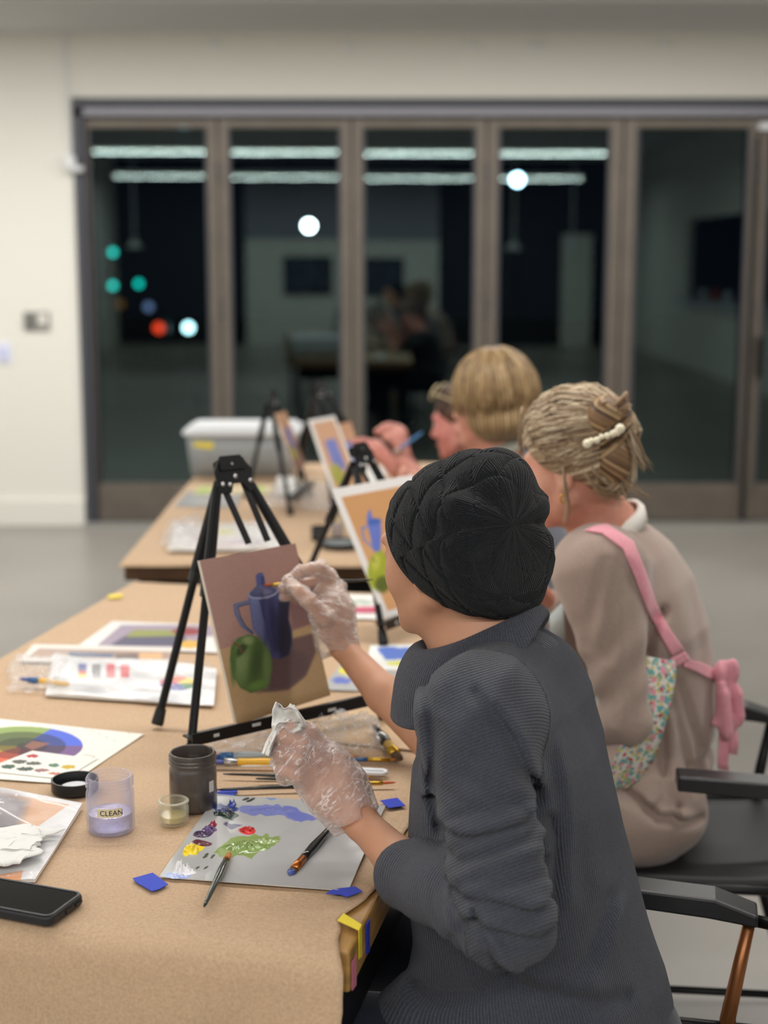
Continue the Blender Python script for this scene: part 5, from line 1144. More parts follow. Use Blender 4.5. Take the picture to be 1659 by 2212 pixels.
tag(rp, 'printed blue pitcher and yellow pear picture on the second easel, half hidden by hat', 'print')
ap2 = Vector(at_y(772, 962, 3.20))
easel(ap2, tz(829,1392,0.004), tz(985,1330,0.004), tz(640,1296,0.004), 'black tabletop easel behind the hat, holding the printed pitcher picture', zl=0.800)
# ================================================================== FAR TABLE
# third easel seen edge-on
def board(name, pts, fn, label, cat='painting', nx=50, ny=80):
    o = sheet(name, [Vector(W3(*p)) for p in pts], nx, ny, fn, M_sheet, thick=0.0015); return tag(o, label, cat)
def bfn(cols):
    def f(px, py, u, v):
        P = Paint(px, py, (206,158,122)); m = (v < 0.42)[..., None]; P.C = np.where(m, np.array(cols[0], float), P.C)
        m = ((np.abs(u-0.5) < 0.2) & (np.abs(v-0.52) < 0.2))[..., None]; P.C = np.where(m, np.array((112,124,196.)), P.C); m = (np.hypot((u-0.35)/0.2, (v-0.28)/0.14) < 1)[..., None]; P.C = np.where(m, np.array((170,170,80.)), P.C)
        if len(cols) > 1: b = ((u < 0.10) | (u > 0.9) | (v > 0.95) | (v < 0.05))[..., None]; P.C = np.where(b, np.array((232.,232,230)), P.C)
        return P
    return f
board('canvas', [(637,1014,4.55),(660,1006,4.80),(616,888,4.92),(594,894,4.67)], bfn([(150,110,96)]), 'canvas on the leftmost far easel, seen almost edge on')
easel(at_y(583,846,4.86), Vector(at_z(628,1112,0.756)), Vector(at_z(672,1072,0.756)), Vector(at_z(532,1075,0.756)), 'black easel on the far table, leftmost, in front of the storage bin', zl=0.80)
board('reference_print', [(724,1080,4.15),(786,1062,4.30),(722,898,4.45),(666,908,4.30)], bfn([(208,166,128),1]), 'white bordered pitcher print on the far table, left of the tan canvas', 'print')
board('canvas', [(757,1066,4.34),(800,1050,4.46),(757,911,4.60),(722,918,4.48)], bfn([(200,160,124)]), 'tan canvas with blue pitcher beside the white bordered print')
easel(at_y(684,826,4.72), Vector(at_z(722,1112,0.756)), Vector(at_z(846,1082,0.756)), Vector(at_z(640,1060,0.756)), 'black easel on the far table behind the white bordered print', zl=0.80)
# storage bin
bx0, bx1 = at_z(399,1036,T0), at_z(636,1036,T0); yb = 5.30
bw = bx1.x-bx0.x; cxb = (bx0.x+bx1.x)/2; o = empty('storage_bin', (cxb, yb+0.15, T0), 'clear plastic storage bin with white lid at the far end of the second table', 'storage bin')
M_frost = glassy('frosted_plastic', (196,202,206), 0.50, 0.3)
def tub(z0, z1, w0, w1, d0, d1, th):
    q = MB(); pts = []
    for z, ww, dd in ((z0,w0,d0),(z1,w1,d1)): pts.append([p for p in rrect(Vector((cxb, yb+0.15, 0)), Vector((1,0,0)), Vector((0,1,0)), ww, dd, 0.03, z)])
    inn = []
    for z, ww, dd in ((z1,w1-th,d1-th),(z0+th,w0-th,d0-th)): inn.append([p for p in rrect(Vector((cxb, yb+0.15, 0)), Vector((1,0,0)), Vector((0,1,0)), ww, dd, 0.028, z)])
    rings = pts+inn; n = len(rings[0]); vs = [p for r in rings for p in r]
    fs = [(i*n+k, i*n+(k+1)%n, (i+1)*n+(k+1)%n, (i+1)*n+k) for i in range(3) for k in range(n)]+[tuple(range(n))[::-1], tuple(3*n+k for k in range(n))]
    return q.add(vs, fs)
tub(T0, T0+0.150, bw*0.94, bw*1.02, 0.26, 0.29, 0.006).build('tub', M_frost, o, smooth=True)
MB().prism(rrect(Vector((cxb,yb+0.15,0)), Vector((1,0,0)), Vector((0,1,0)), bw*1.08, 0.315, 0.03, T0+0.150), (0,0,0.016)).prism(rrect(Vector((cxb,yb+0.15,0)), Vector((1,0,0)), Vector((0,1,0)), bw*0.98, 0.28, 0.03, T0+0.166), (0,0,0.012)).build('lid', M_white, o, bevel=0.004)
MB().box((cxb-0.135, yb+0.0085, T0+0.118), (0.07, 0.002, 0.026), R=Matrix.Rotation(0.12, 3, 'Y')).build('yellow_sticker', M_yellow, o)
for k, (dx, dz, c, lab) in enumerate(((0.05,0.05,(120,110,100),'grey paint bottle inside the bin, left of the tan one'),(0.11,0.045,(150,130,105),'tan paint bottle inside the bin, middle'),(0.16,0.055,(70,66,66),'dark paint bottle inside the bin, right'),(-0.09,0.04,(170,168,160),'pale bottle inside the bin, left side'))):
    q = MB().lathe([(0.001,0),(0.026,0),(0.027,0.004),(0.027,dz+0.02),(0.012,dz+0.035),(0.012,dz+0.048),(0.001,dz+0.048)], (cxb+dx, yb+0.10, T0+0.0065), 20).build('paint_bottle', mat('bottle_%d' % k, c, 0.4), smooth=True); tag(q, lab, 'bottle', 'bottles in the storage bin')
# sheets, bags and cups
def farpal(px, py, u, v):
    P = Paint(px, py, (172,174,176)); P.ell(440,1062,18,6,(150,176,90),0,4,3); return P
tag(sheet('palette_sheet', quad((376,1094),(512,1096),(522,1064),(404,1062)), 60, 30, farpal, M_photo), 'plain grey palette sheet on the far table, in front of the bin', 'palette')
tag(sheet('paint_test_sheet', quad((418,1066),(590,1068),(590,1050),(426,1050), dz=0.0015), 60, 20, lambda px, py, u, v: Paint(px, py, (204,186,150)).ell(440,1058,22,5,(150,180,84),0,3,3).ell(555,1056,20,5,(156,186,96),0,3,3), M_sheet), 'tan sheet with two green smears in front of the bin', 'paper')
def whitebag(px, py, u, v):
    P = Paint(px, py, (228,228,226)); P.ell(480,1150,30,5,(222,214,80),0,3,3); P.ell(440,1160,20,5,(220,130,100),0,4,3); P.ell(520,1172,40,6,(190,170,190),0,6,4); P.ell(470,1178,50,5,(226,200,200),0,6,4); P.C += (10*fbm(px*0.05, py*0.1))[..., None]; return P
wb_ = empty('colour_guide', tz(460,1165,0.006), 'white sheet in a crumpled plastic sleeve at the near edge of the far table', 'sleeved sheet')
cq = quad((362,1190),(610,1188),(590,1134),(380,1136), dz=0.006); sheet('guide_sheet', cq, 120, 50, whitebag, M_photo, wb_, h=lambda u, v: 0.006*np.abs(fbm(u*3, v*3, 6)))
film('sleeve', [q+Vector((0,0,0.006)) for q in cq], 0.020, 21.0, wb_, edge=2.2)
tag(film('plastic_bag', quad((350,1182),(440,1186),(430,1110),(365,1150), dz=0.002), 0.05, 23.0, edge=2), 'clear plastic bag heaped on the sleeved sheet at the far table left edge', 'plastic bag')
tag(film('plastic_bag', quad((560,1100),(720,1104),(730,1050),(600,1034), dz=0.002), 0.045, 25.0, edge=2), 'clear plastic bag on the far table under the leftmost easel', 'plastic bag')
tag(film('tissue', quad((590,1070),(660,1074),(640,1034),(600,1030), dz=0.002), 0.03, 27.0, m=M_cloth, crk=0.5, edge=1.5), 'white crumpled towel lump in front of the storage bin', 'paper towel')
tag(film('tissue', quad((786,1060),(840,1064),(830,1010),(790,1010), dz=0.002), 0.03, 31.0, m=M_cloth, crk=0.5, edge=1.5), 'white crumpled towel below the gloved far hands', 'paper towel')
c = tz(689,1166); o = empty('black_cup', c, 'short black cup on the far table beside the leaning easel leg', 'cup')
MB().lathe([(0.001,0),(0.021,0),(0.022,0.003),(0.0215,0.038),(0.0195,0.038),(0.0185,0.004),(0.001,0.004)], c, 28).build('cup_body', M_blackpl, o, smooth=True)
MB().lathe([(0.0215,0.0382),(0.0230,0.0382),(0.0230,0.032),(0.0220,0.032)], c, 28).build('rim', M_blackpl, o)
c = tz(736,1180); o = empty('paint_tray', c, 'round black tray with grey contents at the near edge of the far table', 'tray')
MB().lathe([(0.001,0),(0.052,0),(0.060,0.014),(0.057,0.014),(0.050,0.003),(0.001,0.003)], c, 40).build('tray', M_blackpl, o, smooth=True); MB().lathe([(0.001,0.010),(0.0535,0.010)], c, 40).build('contents', mat('grey_water', (130,140,146), 0.15), o)
o, cj = jar(728, 1160, 0.085, 0.021, 0.018, M_clear, 'clear glass jar on the far table left of the leaning print', 'glass_jar', 2)
MB().lathe([(0.001,0.005),(0.0175,0.005),(0.0175,0.035),(0.001,0.035)], cj, 32).build('water', M_water, o)
# ================================================================== OTHER PAINTERS
def march(fn, px, py, lift=0.002, y0=1.4, y1=6):
    r = Vector(ray(px, py)).normalized(); o = Vector((0, 0, CH)); t = y0
    for _ in range(120):
        p = o+r*t; d = float(fn(*[np.array([q], np.float32) for q in p])[0])
        if d < 0.0008: break
        t += max(d*0.6, 0.0006)
        if t > y1: return None
    return o+r*(t-lift)
def ribbon(name, pts, m, parent, thick=0.002, nw=8):
    """pts: list of (left point, right point)"""
    vs = []
    for a, b in pts:
        for k in range(nw+1): vs.append(Vector(a)*(1-k/nw)+Vector(b)*k/nw)
    fs = [(i*(nw+1)+k, i*(nw+1)+k+1, (i+1)*(nw+1)+k+1, (i+1)*(nw+1)+k) for i in range(len(pts)-1) for k in range(nw)]
    o = raw(name, vs, fs, m, parent, True); md = o.modifiers.new('t', 'SOLIDIFY'); md.thickness = thick; md.offset = 0; return o
def surf_ribbon(name, rows_, fn, m, parent, lift=0.004, sub=6, nw=8, **k):
    """rows of ((pxl,pyl),(pxr,pyr)) laid on the cloth surface"""
    R0 = np.array(rows_, float); out = []
    for i in range(len(R0)-1):
        for t in np.linspace(0, 1, sub, endpoint=(i == len(R0)-2)): out.append(R0[i]*(1-t)+R0[i+1]*t)
    vs = []; last = None
    for rw in out:
        for j in range(nw+1):
            q = rw[0]*(1-j/nw)+rw[1]*j/nw; p = march(fn, q[0], q[1], lift)
            if p is None: p = last
            last = p; vs.append(p)
    fs = [(i*(nw+1)+j, i*(nw+1)+j+1, (i+1)*(nw+1)+j+1, (i+1)*(nw+1)+j) for i in range(len(out)-1) for j in range(nw)]
    o = raw(name, vs, fs, m, parent, True); md = o.modifiers.new('t', 'SOLIDIFY'); md.thickness = 0.003; md.offset = 0; return o
def hair_mat(name, c1_, c2_, c3_):
    m = bpy.data.materials.new(name); m.use_nodes = True; nt = m.node_tree; b = bsdf(m); N = nt.nodes.new; L = nt.links.new
    a = N('ShaderNodeAttribute'); a.attribute_name = 'strand'; n = N('ShaderNodeTexNoise'); n.noise_dimensions = '1D'; n.inputs['Scale'].default_value = 1.0; n.inputs['Detail'].default_value = 4; L(a.outputs['Fac'], n.inputs['W'])
    cr = N('ShaderNodeValToRGB'); cr.color_ramp.elements[0].position = 0.32; cr.color_ramp.elements[0].color = rgba(c1_); cr.color_ramp.elements[1].position = 0.68; cr.color_ramp.elements[1].color = rgba(c3_); e_ = cr.color_ramp.elements.new(0.5); e_.color = rgba(c2_)
    L(n.outputs[0], cr.inputs[0]); L(cr.outputs[0], b.inputs['Base Color']); b.inputs['Roughness'].default_value = 0.45; b.inputs['Specular IOR Level'].default_value = 0.4
    bp = N('ShaderNodeBump'); bp.inputs['Strength'].default_value = 0.8; bp.inputs['Distance'].default_value = 0.003; L(n.outputs[0], bp.inputs['Height']); L(bp.outputs[0], b.inputs['Normal']); return m
def strands(name, paths, m, parent, r=0.0012, n=5):
    mb = MB(); ids = []
    for i, p in enumerate(paths):
        k = len(p); rs = [r*(0.5+0.8*math.sin(math.pi*min(0.9, 0.12+j/(k-1)*0.8))) for j in range(k)]; rs[-1] = r*0.25
        c0 = len(mb.v); mb.tube(p, rs, n); ids += [i*0.73+5]*(len(mb.v)-c0)
    me = bpy.data.meshes.new(name); me.from_pydata([tuple(v) for v in mb.v], [], mb.f); me.update()
    a = me.attributes.new('strand', 'FLOAT', 'POINT'); a.data.foreach_set('value', ids); return link(name, me, m, parent, True)
class Loc:
    """local head frame"""
    def __init__(s, Hc, F, U=(0,0,1), k=1.0): s.H = Vector(Hc); s.R, s.F, s.U = frame(F, U); s.k = k
    def w(s, a, b, c): return s.H+(s.R*a+s.F*b+s.U*c)*s.k
    def l(s, x, y, z):
        X, Y, Z = (x-s.H.x)/s.k, (y-s.H.y)/s.k, (z-s.H.z)/s.k
        return X*s.R.x+Y*s.R.y+Z*s.R.z, X*s.F.x+Y*s.F.y+Z*s.F.z, X*s.U.x+Y*s.U.y+Z*s.U.z
M_eye = mat('eye_white', (226,222,216), 0.2); M_iris = mat('iris', (60,50,44), 0.2); M_lip = mat('lips', (190,112,106), 0.45)
def face_bits(L, parent, brow, brow_c):
    MB_ = MB()
    for s in (-1, 1): MB_.lathe([(0.001,0.0118),(0.007,0.0095),(0.0112,0.004),(0.0118,0)], L.w(s*0.031,0.0755,-0.008), 14, R=Matrix((L.R, L.U, L.F)).transposed())
    MB_.build('eyeball', M_eye, parent, smooth=True)
    q = MB()
    for s in (-1, 1): q.lathe([(0.001,0.0124),(0.005,0.0112)], L.w(s*0.031,0.0755,-0.008), 12, R=Matrix((L.R, L.U, L.F)).transposed())
    q.build('iris', M_iris, parent)
    q = MB()
    for s in (-1, 1): q.tube([L.w(s*0.016,0.093,0.014), L.w(s*0.030,0.0915,0.020), L.w(s*0.046,0.079,0.016)], [0.0018,0.0026,0.0012], 6)
    q.build('eyebrow', brow, parent)
    q = MB(); q.tube([L.w(-0.021,0.0905,-0.071), L.w(-0.008,0.099,-0.068), L.w(0,0.1,-0.0695), L.w(0.008,0.099,-0.068), L.w(0.021,0.0905,-0.071)], [0.001,0.0032,0.0026,0.0032,0.001], 8)
    q.tube([L.w(-0.019,0.0885,-0.073), L.w(0,0.0975,-0.078), L.w(0.019,0.0885,-0.073)], [0.001,0.0042,0.001], 8); q.build('lips', M_lip, parent, smooth=True)

# ------------------------------------------------------------------ woman with the clipped-up blonde hair
up_ = empty('person', W3(1440, 1800, 2.72), 'person with clipped-up streaky blonde hair, taupe sweater and pink apron straps', 'person')
H2 = W3(1240,992,2.72); F2 = (-0.85,0.50,-0.22); Lh = Loc(H2, F2, (-0.15,0.08,1)); N2 = W3(1310,1150,2.76)
th2 = math.atan2(0.42, -0.9)
rows2 = [lvl(1112,1262,1368,2.77,0.065,th2), lvl(1140,1238,1412,2.76,0.11,th2), lvl(1185,1225,1462,2.76,0.15,th2), lvl(1250,1235,1502,2.76,0.165,th2), lvl(1350,1262,1534,2.75,0.16,th2), lvl(1450,1318,1550,2.75,0.15,th2), lvl(1550,1335,1555,2.75,0.15,th2),
         lvl(1650,1332,1548,2.75,0.155,th2), lvl(1720,1322,1538,2.74,0.165,th2), lvl(1780,1320,1522,2.73,0.17,th2), lvl(1815,1340,1490,2.73,0.15,th2), lvl(1830,1370,1460,2.73,0.1,th2)]
T2 = Stack(rows2, th2); S2 = W3(1296,1235,2.60); E2 = W3(1356,1555,2.50); K2 = W3(1190,1590,2.62)
CR2 = [(pl2(p, Y), dp, wd) for p, Y, dp, wd in (
    ([(1330,1205),(1312,1300),(1300,1400)], 2.56, 0.006, 0.010), ([(1300,1205),(1275,1300),(1262,1380)], 2.56, 0.005, 0.010), ([(1352,1215),(1385,1300),(1400,1380),(1398,1470)], 2.56, 0.006, 0.009),
    ([(1438,1335),(1422,1352),(1412,1385),(1404,1420)], 2.58, 0.022, 0.010), ([(1360,1250),(1352,1400),(1350,1520)], 2.54, 0.004, 0.012), ([(1310,1440),(1318,1540)], 2.52, 0.004, 0.008),
    ([(1500,1180),(1520,1300),(1530,1420)], 2.62, 0.004, 0.014), ([(1430,1150),(1460,1250),(1500,1400)], 2.60, -0.004, 0.016), ([(1470,1480),(1500,1570),(1530,1650)], 2.60, 0.008, 0.010), ([(1450,1500),(1478,1600),(1500,1700)], 2.60, 0.007, 0.009), ([(1435,1560),(1440,1650),(1432,1730)], 2.58, 0.008, 0.008), ([(1460,1560),(1462,1660),(1470,1740)], 2.58, -0.006, 0.009),
    ([(1345,1705),(1380,1722),(1410,1750),(1440,1756),(1470,1770),(1510,1770)], 2.57, 0.014, 0.008), ([(1400,1735),(1420,1722)], 2.57, 0.010, 0.006), ([(1450,1752),(1460,1735)], 2.57, 0.010, 0.006), ([(1390,1715),(1430,1735),(1480,1750)], 2.57, -0.008, 0.012))]
def sweater2(x, y, z):
    t = T2(x, y, z, 2.2) + 0.006*np.sin(x*38+z*9+3*np.sin(z*5))*np.clip((z-0.55)*4, 0, 1)*np.clip((1.1-z)*5, 0, 1)
    # gathered hem near the seat
    t = t + 0.009*np.exp(-((z-0.60)/0.014)**2)-0.005*np.exp(-((z-0.57)/0.03)**2)
    ax = along(x, y, z, S2, E2)
    a = cap(x, y, z, S2, E2, 0.088, 0.036) + 0.004*np.sin(ax*70+x*60)*np.clip((ax-0.05)*8, 0, 1)
    a = smin(a, cap(x, y, z, E2, K2, 0.038, 0.034), 0.02)
    kk = np.clip((z-0.86)*0.35, 0.006, 0.05); d = smin(t, a, kk)
    d = smin(d, cap(x, y, z, W3(1265,1225,2.92), W3(1270,1400,2.98), 0.07, 0.045), 0.03)
    d = smin(d, smax(cap(x, y, z, W3(1270,1400,2.98), W3(1186,1306,2.86), 0.045, 0.030), -(along(x, y, z, W3(1186,1306,2.86), W3(1270,1400,2.98))+0.012), 0.004), 0.02)
    d = smin(d, cap(x, y, z, W3(1430,1755,2.62), W3(1230,1790,2.55), 0.085, 0.075), 0.04)
    return d - 0.004*vnoise(x*9, y*9, z*4)-0.002*vnoise(x*22, y*22, z*10) + crs(x, z, CR2)*np.clip((2.78-y)*12, 0, 1)
M_taupe = fabric('taupe_fleece', (160,140,130), (172,153,143), None, heather=500, bumpd=0.0004)
grow('sweater', sweater2, (0.22,2.36,0.42), (0.68,3.12,1.12), 0.0060, M_taupe, up_, slack=2.4)
def skin2(x, y, z):
    d = head_field(x, y, z, H2, F2, (-0.15,0.08,1)); d = smin(d, cap(x, y, z, H2+A_((0.02,0,-0.05)), N2, 0.050, 0.058), 0.035); d = smin(d, cap(x, y, z, N2, W3(1360,1260,2.76), 0.058, 0.08), 0.04)
    c0 = W3(1360,1260,2.76); d = smin(d, cap(x, y, z, c0, S2, 0.06, 0.04), 0.03); d = smin(d, cap(x, y, z, S2, E2, 0.036, 0.03), 0.02); d = smin(d, cap(x, y, z, E2, K2, 0.03, 0.024), 0.02)
    s3 = W3(1265,1225,2.92); e3 = W3(1270,1400,2.98); k3 = W3(1140,1262,2.82); d = smin(d, cap(x, y, z, c0, s3, 0.06, 0.04), 0.03); d = smin(d, cap(x, y, z, s3, e3, 0.036, 0.03), 0.02); d = smin(d, cap(x, y, z, e3, k3, 0.032, 0.024), 0.02)
    for b0, dr in ((K2, A_((-0.08,0.03,0.0))), (k3, A_((-0.07,0.02,0.05)))):
        tip = b0+dr; d = smin(d, cap(x, y, z, b0, tip, 0.024, 0.026), 0.015)
        for j in range(4): o_ = A_((0,0.018*(j-1.5),0.004*j)); f1 = tip+o_; f2 = f1+dr*0.45+A_((0,0,0.008)); f3 = f2+dr*0.15+A_((0,0,-0.022)); d = smin(d, chain(x, y, z, [f1,f2,f3], [0.010,0.009,0.0075], 0.004), 0.004)
        d = smin(d, chain(x, y, z, [b0+dr*0.4, b0+dr*0.8+A_((0,-0.03,-0.012)), b0+dr*1.35+A_((0,-0.022,-0.018))], [0.013,0.011,0.008], 0.004), 0.008)
    return d
grow('body', skin2, (0.10,2.38,0.70), (0.66,3.12,1.32), 0.0048, M_skin2, up_, slack=2.4)
face_bits(Lh, up_, mat('fair_brow', (150,118,88), 0.7), None)
M_blond = hair_mat('streaky_blonde', (88,70,54), (158,134,106), (220,204,176))
def hair2(x, y, z):
    a, b, c = Lh.l(x, y, z)
    d = ell(a, b, c, (0,-0.016,0.030), (0.092,0.108,0.102))
    cut = 0.60*b-0.80*c-0.012-0.30*np.maximum(np.abs(a)-0.06, 0)
    d = smax(d, cut, 0.012); d = smin(d, ell(a, b, c, (0,-0.070,-0.030), (0.060,0.040,0.050)), 0.03)
    return d - 0.0035*vnoise(x*30, y*30, z*30)-0.0025*vnoise(a*90, b*22, c*22)
def st2(x, y, z):
    a, b, c = Lh.l(x, y, z); # strands radiate from the clip at the back
    u = a-0.0; v = c-0.02; return np.arctan2(u, v+0.04*0)*9+(b*10)*0.6
grow('hair', hair2, *[tuple(q) for q in (H2-0.16, H2+0.17)], 0.0036, M_blond, up_, {'strand': st2}, slack=2.2)
# sweeping locks to the bun
rng = np.random.default_rng(3); B2 = Lh.w(0,-0.118,0.035); paths = []
for i in range(760):
    s = rng.uniform(-1, 1); hh = rng.uniform(0, 1)
    a0 = s*math.pi*0.62; st = Vector((math.sin(a0)*0.076, 0.058*math.cos(a0)*0.9+0.02*(1-hh)-0.012, 0.03+0.055*math.cos(a0)-0.020*abs(s))); P = []
    for k in range(9):
        t = k/8; a_ = st.x*(1-t)**1.0*(1+0.5*t*(1-t)*2); q = Vector((a_, st.y*(1-t)+(-0.112)*t, st.z*(1-t)+0.035*t)); c0 = Vector((0,-0.016,0.030)); dd = q-c0
        sc_ = math.sqrt((dd.x/0.094)**2+(dd.y/0.110)**2+(dd.z/0.104)**2); tt = 1.0 if t < 0.86 else 1.04
        q = c0+dd/max(sc_, 1e-3)*tt*(1.0+0.035*rng.uniform(-0.3, 1)+0.06*math.sin(t*math.pi)*max(0, rng.normal(0.1, 0.3))*0.5)
        P.append(Lh.w(q.x+0.002*rng.normal()*t, q.y, q.z+0.002*rng.normal()))
    paths.append(P)
strands('swept_strands', paths, M_blond, up_, r=0.0014)
# bun: coiled rolls held by a clip
M_bun = hair_mat('brown_blonde_bun', (62,44,32), (124,94,66), (196,168,128))
bc = Vector(W3(1316,930,2.640)); bun = []
for i in range(70):
    ph = rng.uniform(0, 2*math.pi); zc = rng.uniform(-0.055, 0.042); rr = rng.uniform(0.034, 0.040)*math.sqrt(max(0.15, 1-(zc/0.066)**2)); P = []
    for k in range(12):
        t = k/11; an = ph+t*math.pi*1.5; P.append(bc+Vector((math.cos(an)*rr*1.0, math.sin(an)*rr*0.9, zc+0.020*math.sin(an*1.3)+0.012*t)))
    bun.append(P)
def bunf(x, y, z): return smin(ell(x, y, z, bc+Vector((-0.004,0,0.026)), (0.038,0.036,0.040)), ell(x, y, z, bc+Vector((0.008,0,-0.052)), (0.034,0.032,0.045)), 0.02)-0.003*vnoise(x*50, y*50, z*20)
grow('bun', bunf, tuple(bc-Vector((0.07,0.07,0.13))), tuple(bc+Vector((0.07,0.07,0.09))), 0.0035, M_bun, up_, {'strand': lambda x, y, z: (z-bc.z)*110+np.arctan2(y-bc.y, x-bc.x)*2})
strands('bun_strands', bun, M_bun, up_, r=0.0020)
loose = []
def wisp(a, b, c, nn, sp, seed):
    rg = np.random.default_rng(seed); a, b, c = map(Vector, (a, b, c)); grp = []
    for i in range(nn):
        e_ = Vector(rg.normal(0, sp, 3)); grp.append([a*(1-t)**2+(b+e_*0.5)*2*t*(1-t)+(c+e_)*t*t+Vector((0.002*math.sin(t*9+i),0,0.002*math.cos(t*7+i))) for t in np.linspace(0, 1, 9)])
    strands('hair_wisp', grp, M_blond, up_, r=0.0011)
wisp(W3(1335,880,2.64), W3(1375,960,2.62), W3(1394,1016,2.64), 16, 0.007, 1); wisp(W3(1330,960,2.64), W3(1380,990,2.62), W3(1355,1045,2.64), 8, 0.008, 2)
wisp(W3(1310,1000,2.62), W3(1345,1050,2.64), W3(1372,1080,2.66), 8, 0.012, 3); wisp(W3(1215,1010,2.60), W3(1228,1060,2.60), W3(1222,1130,2.62), 5, 0.006, 4)
wisp(W3(1260,1020,2.60), W3(1300,1075,2.62), W3(1345,1062,2.66), 9, 0.010, 5); wisp(W3(1128,880,2.68), W3(1118,950,2.66), W3(1128,985,2.68), 8, 0.004, 6); wisp(W3(1280,1010,2.61), W3(1300,1060,2.62), W3(1340,1030,2.64), 8, 0.008, 7)
cl = MB(); p0 = Vector(W3(1268,958,2.592)); p1 = Vector(W3(1337,930,2.592)); cl.tube([p0, (p0*2+p1)/3+Vector((0,0,-0.004)), (p0+p1*2)/3+Vector((0,0,0.004)), p1], 0.0042, 8); clip_ = cl.build('hair_clip', mat('clip_metal', (70,60,50), 0.4, metal=0.7), up_, smooth=True)
M_pearl = mat('pearl', (240,232,206), 0.2); q = MB()
for t, rr in ((0,0.0085),(0.12,0.006),(0.30,0.0065),(0.44,0.0055),(0.62,0.006),(0.80,0.0065),(0.93,0.0075),(1.02,0.009)):
    c = p0*(1-t)+p1*t+Vector((0,-0.004,0.003*math.sin(t*20))); q.lathe([(rr*math.sin(a), rr*math.cos(a)) for a in np.linspace(0.05, math.pi-0.05, 8)], c, 12)
q.build('pearl', M_pearl, clip_, smooth=True)
c = Lh.w(-0.083,-0.002,-0.062); MB().tube([c+Vector((0.006*math.cos(a),-0.003,0.007*math.sin(a))) for a in np.linspace(0, 6.0, 12)], 0.0018, 6).build('earring', mat('gold', (226,180,80), 0.25, metal=1.0), up_, smooth=True)
# white shirt collar
nb = 48; c0 = Vector(W3(1316,1117,2.755)); vs = []
for i, (r_, dz) in enumerate(((0.046,0.002),(0.050,0.005),(0.055,0.000),(0.060,-0.022))):
    for k in range(nb): a = 2*math.pi*k/nb; vs.append(c0+Vector((r_*1.1*math.cos(a)*1.05, r_*1.15*math.sin(a), dz-0.008+0.030*math.cos(a-0.35))))
o = raw('shirt_collar', vs, [(i*nb+k, i*nb+(k+1)%nb, (i+1)*nb+(k+1)%nb, (i+1)*nb+k) for i in range(3) for k in range(nb)], mat('white_tee', (232,228,222), 0.9), up_, True); o.modifiers.new('t', 'SOLIDIFY').thickness = 0.003
M_pinkf = fabric('pink_cloth', (226,150,164), (234,166,178), None, heather=300)
surf_ribbon('apron_strap', [((1262,1146),(1284,1136)),((1300,1152),(1312,1132)),((1346,1186),(1368,1170)),((1372,1248),(1394,1236)),((1398,1318),(1418,1306)),((1428,1376),(1448,1362)),((1452,1418),(1478,1404))], sweater2, M_pinkf, up_)
surf_ribbon('strap_loop', [((1446,1424),(1480,1408)),((1458,1442),(1490,1424))], sweater2, M_pinkf, up_, lift=0.007)
surf_ribbon('apron_tie', [((1476,1440),(1482,1424)),((1505,1452),(1512,1430)),((1528,1464),(1536,1442)),((1546,1470),(1549,1448))], sweater2, M_pinkf, up_, lift=0.006)
# bow and tails hanging behind her back
kn = Vector(W3(1556,1455,2.70))
def bowf(x, y, z):
    d = ell(x, y, z, kn, (0.016,0.014,0.018))
    d = smin(d, ell(x, y, z, kn+Vector((0.014,0,0.004)), (0.020,0.011,0.026)), 0.006)
    lp = [kn, W3(1588,1500,2.70), W3(1592,1545,2.70), W3(1575,1580,2.70), W3(1555,1560,2.69), W3(1556,1480,2.69)]
    d = smin(d, chain(x, y, z, lp, [0.010,0.013,0.013,0.012,0.014,0.010], 0.004)+0.000, 0.005)
    d = smin(d, cap(x, y, z, W3(1562,1500,2.69), W3(1568,1575,2.69), 0.016, 0.018), 0.006)
    return d - 0.0035*np.sin(x*190+z*25)
grow('apron_bow', bowf, tuple(kn+Vector((-0.06,-0.06,-0.17))), tuple(kn+Vector((0.09,0.06,0.05))), 0.0028, M_pinkf, up_)
def tail(pts, w0, w1):
    n_ = len(pts); out = []
    for i, p in enumerate(pts): w = w0+(w1-w0)*i/(n_-1); out.append((W3(p[0]-w, p[1], 2.70+0.004*math.sin(i*2)), W3(p[0]+w, p[1]+3, 2.705)))
    return out
ribbon('apron_tail', tail([(1566,1575),(1564,1610),(1561,1645),(1563,1662)], 13, 11), M_pinkf, up_)
ribbon('apron_tail', tail([(1582,1570),(1586,1600),(1584,1628)], 10, 8), M_pinkf, up_)
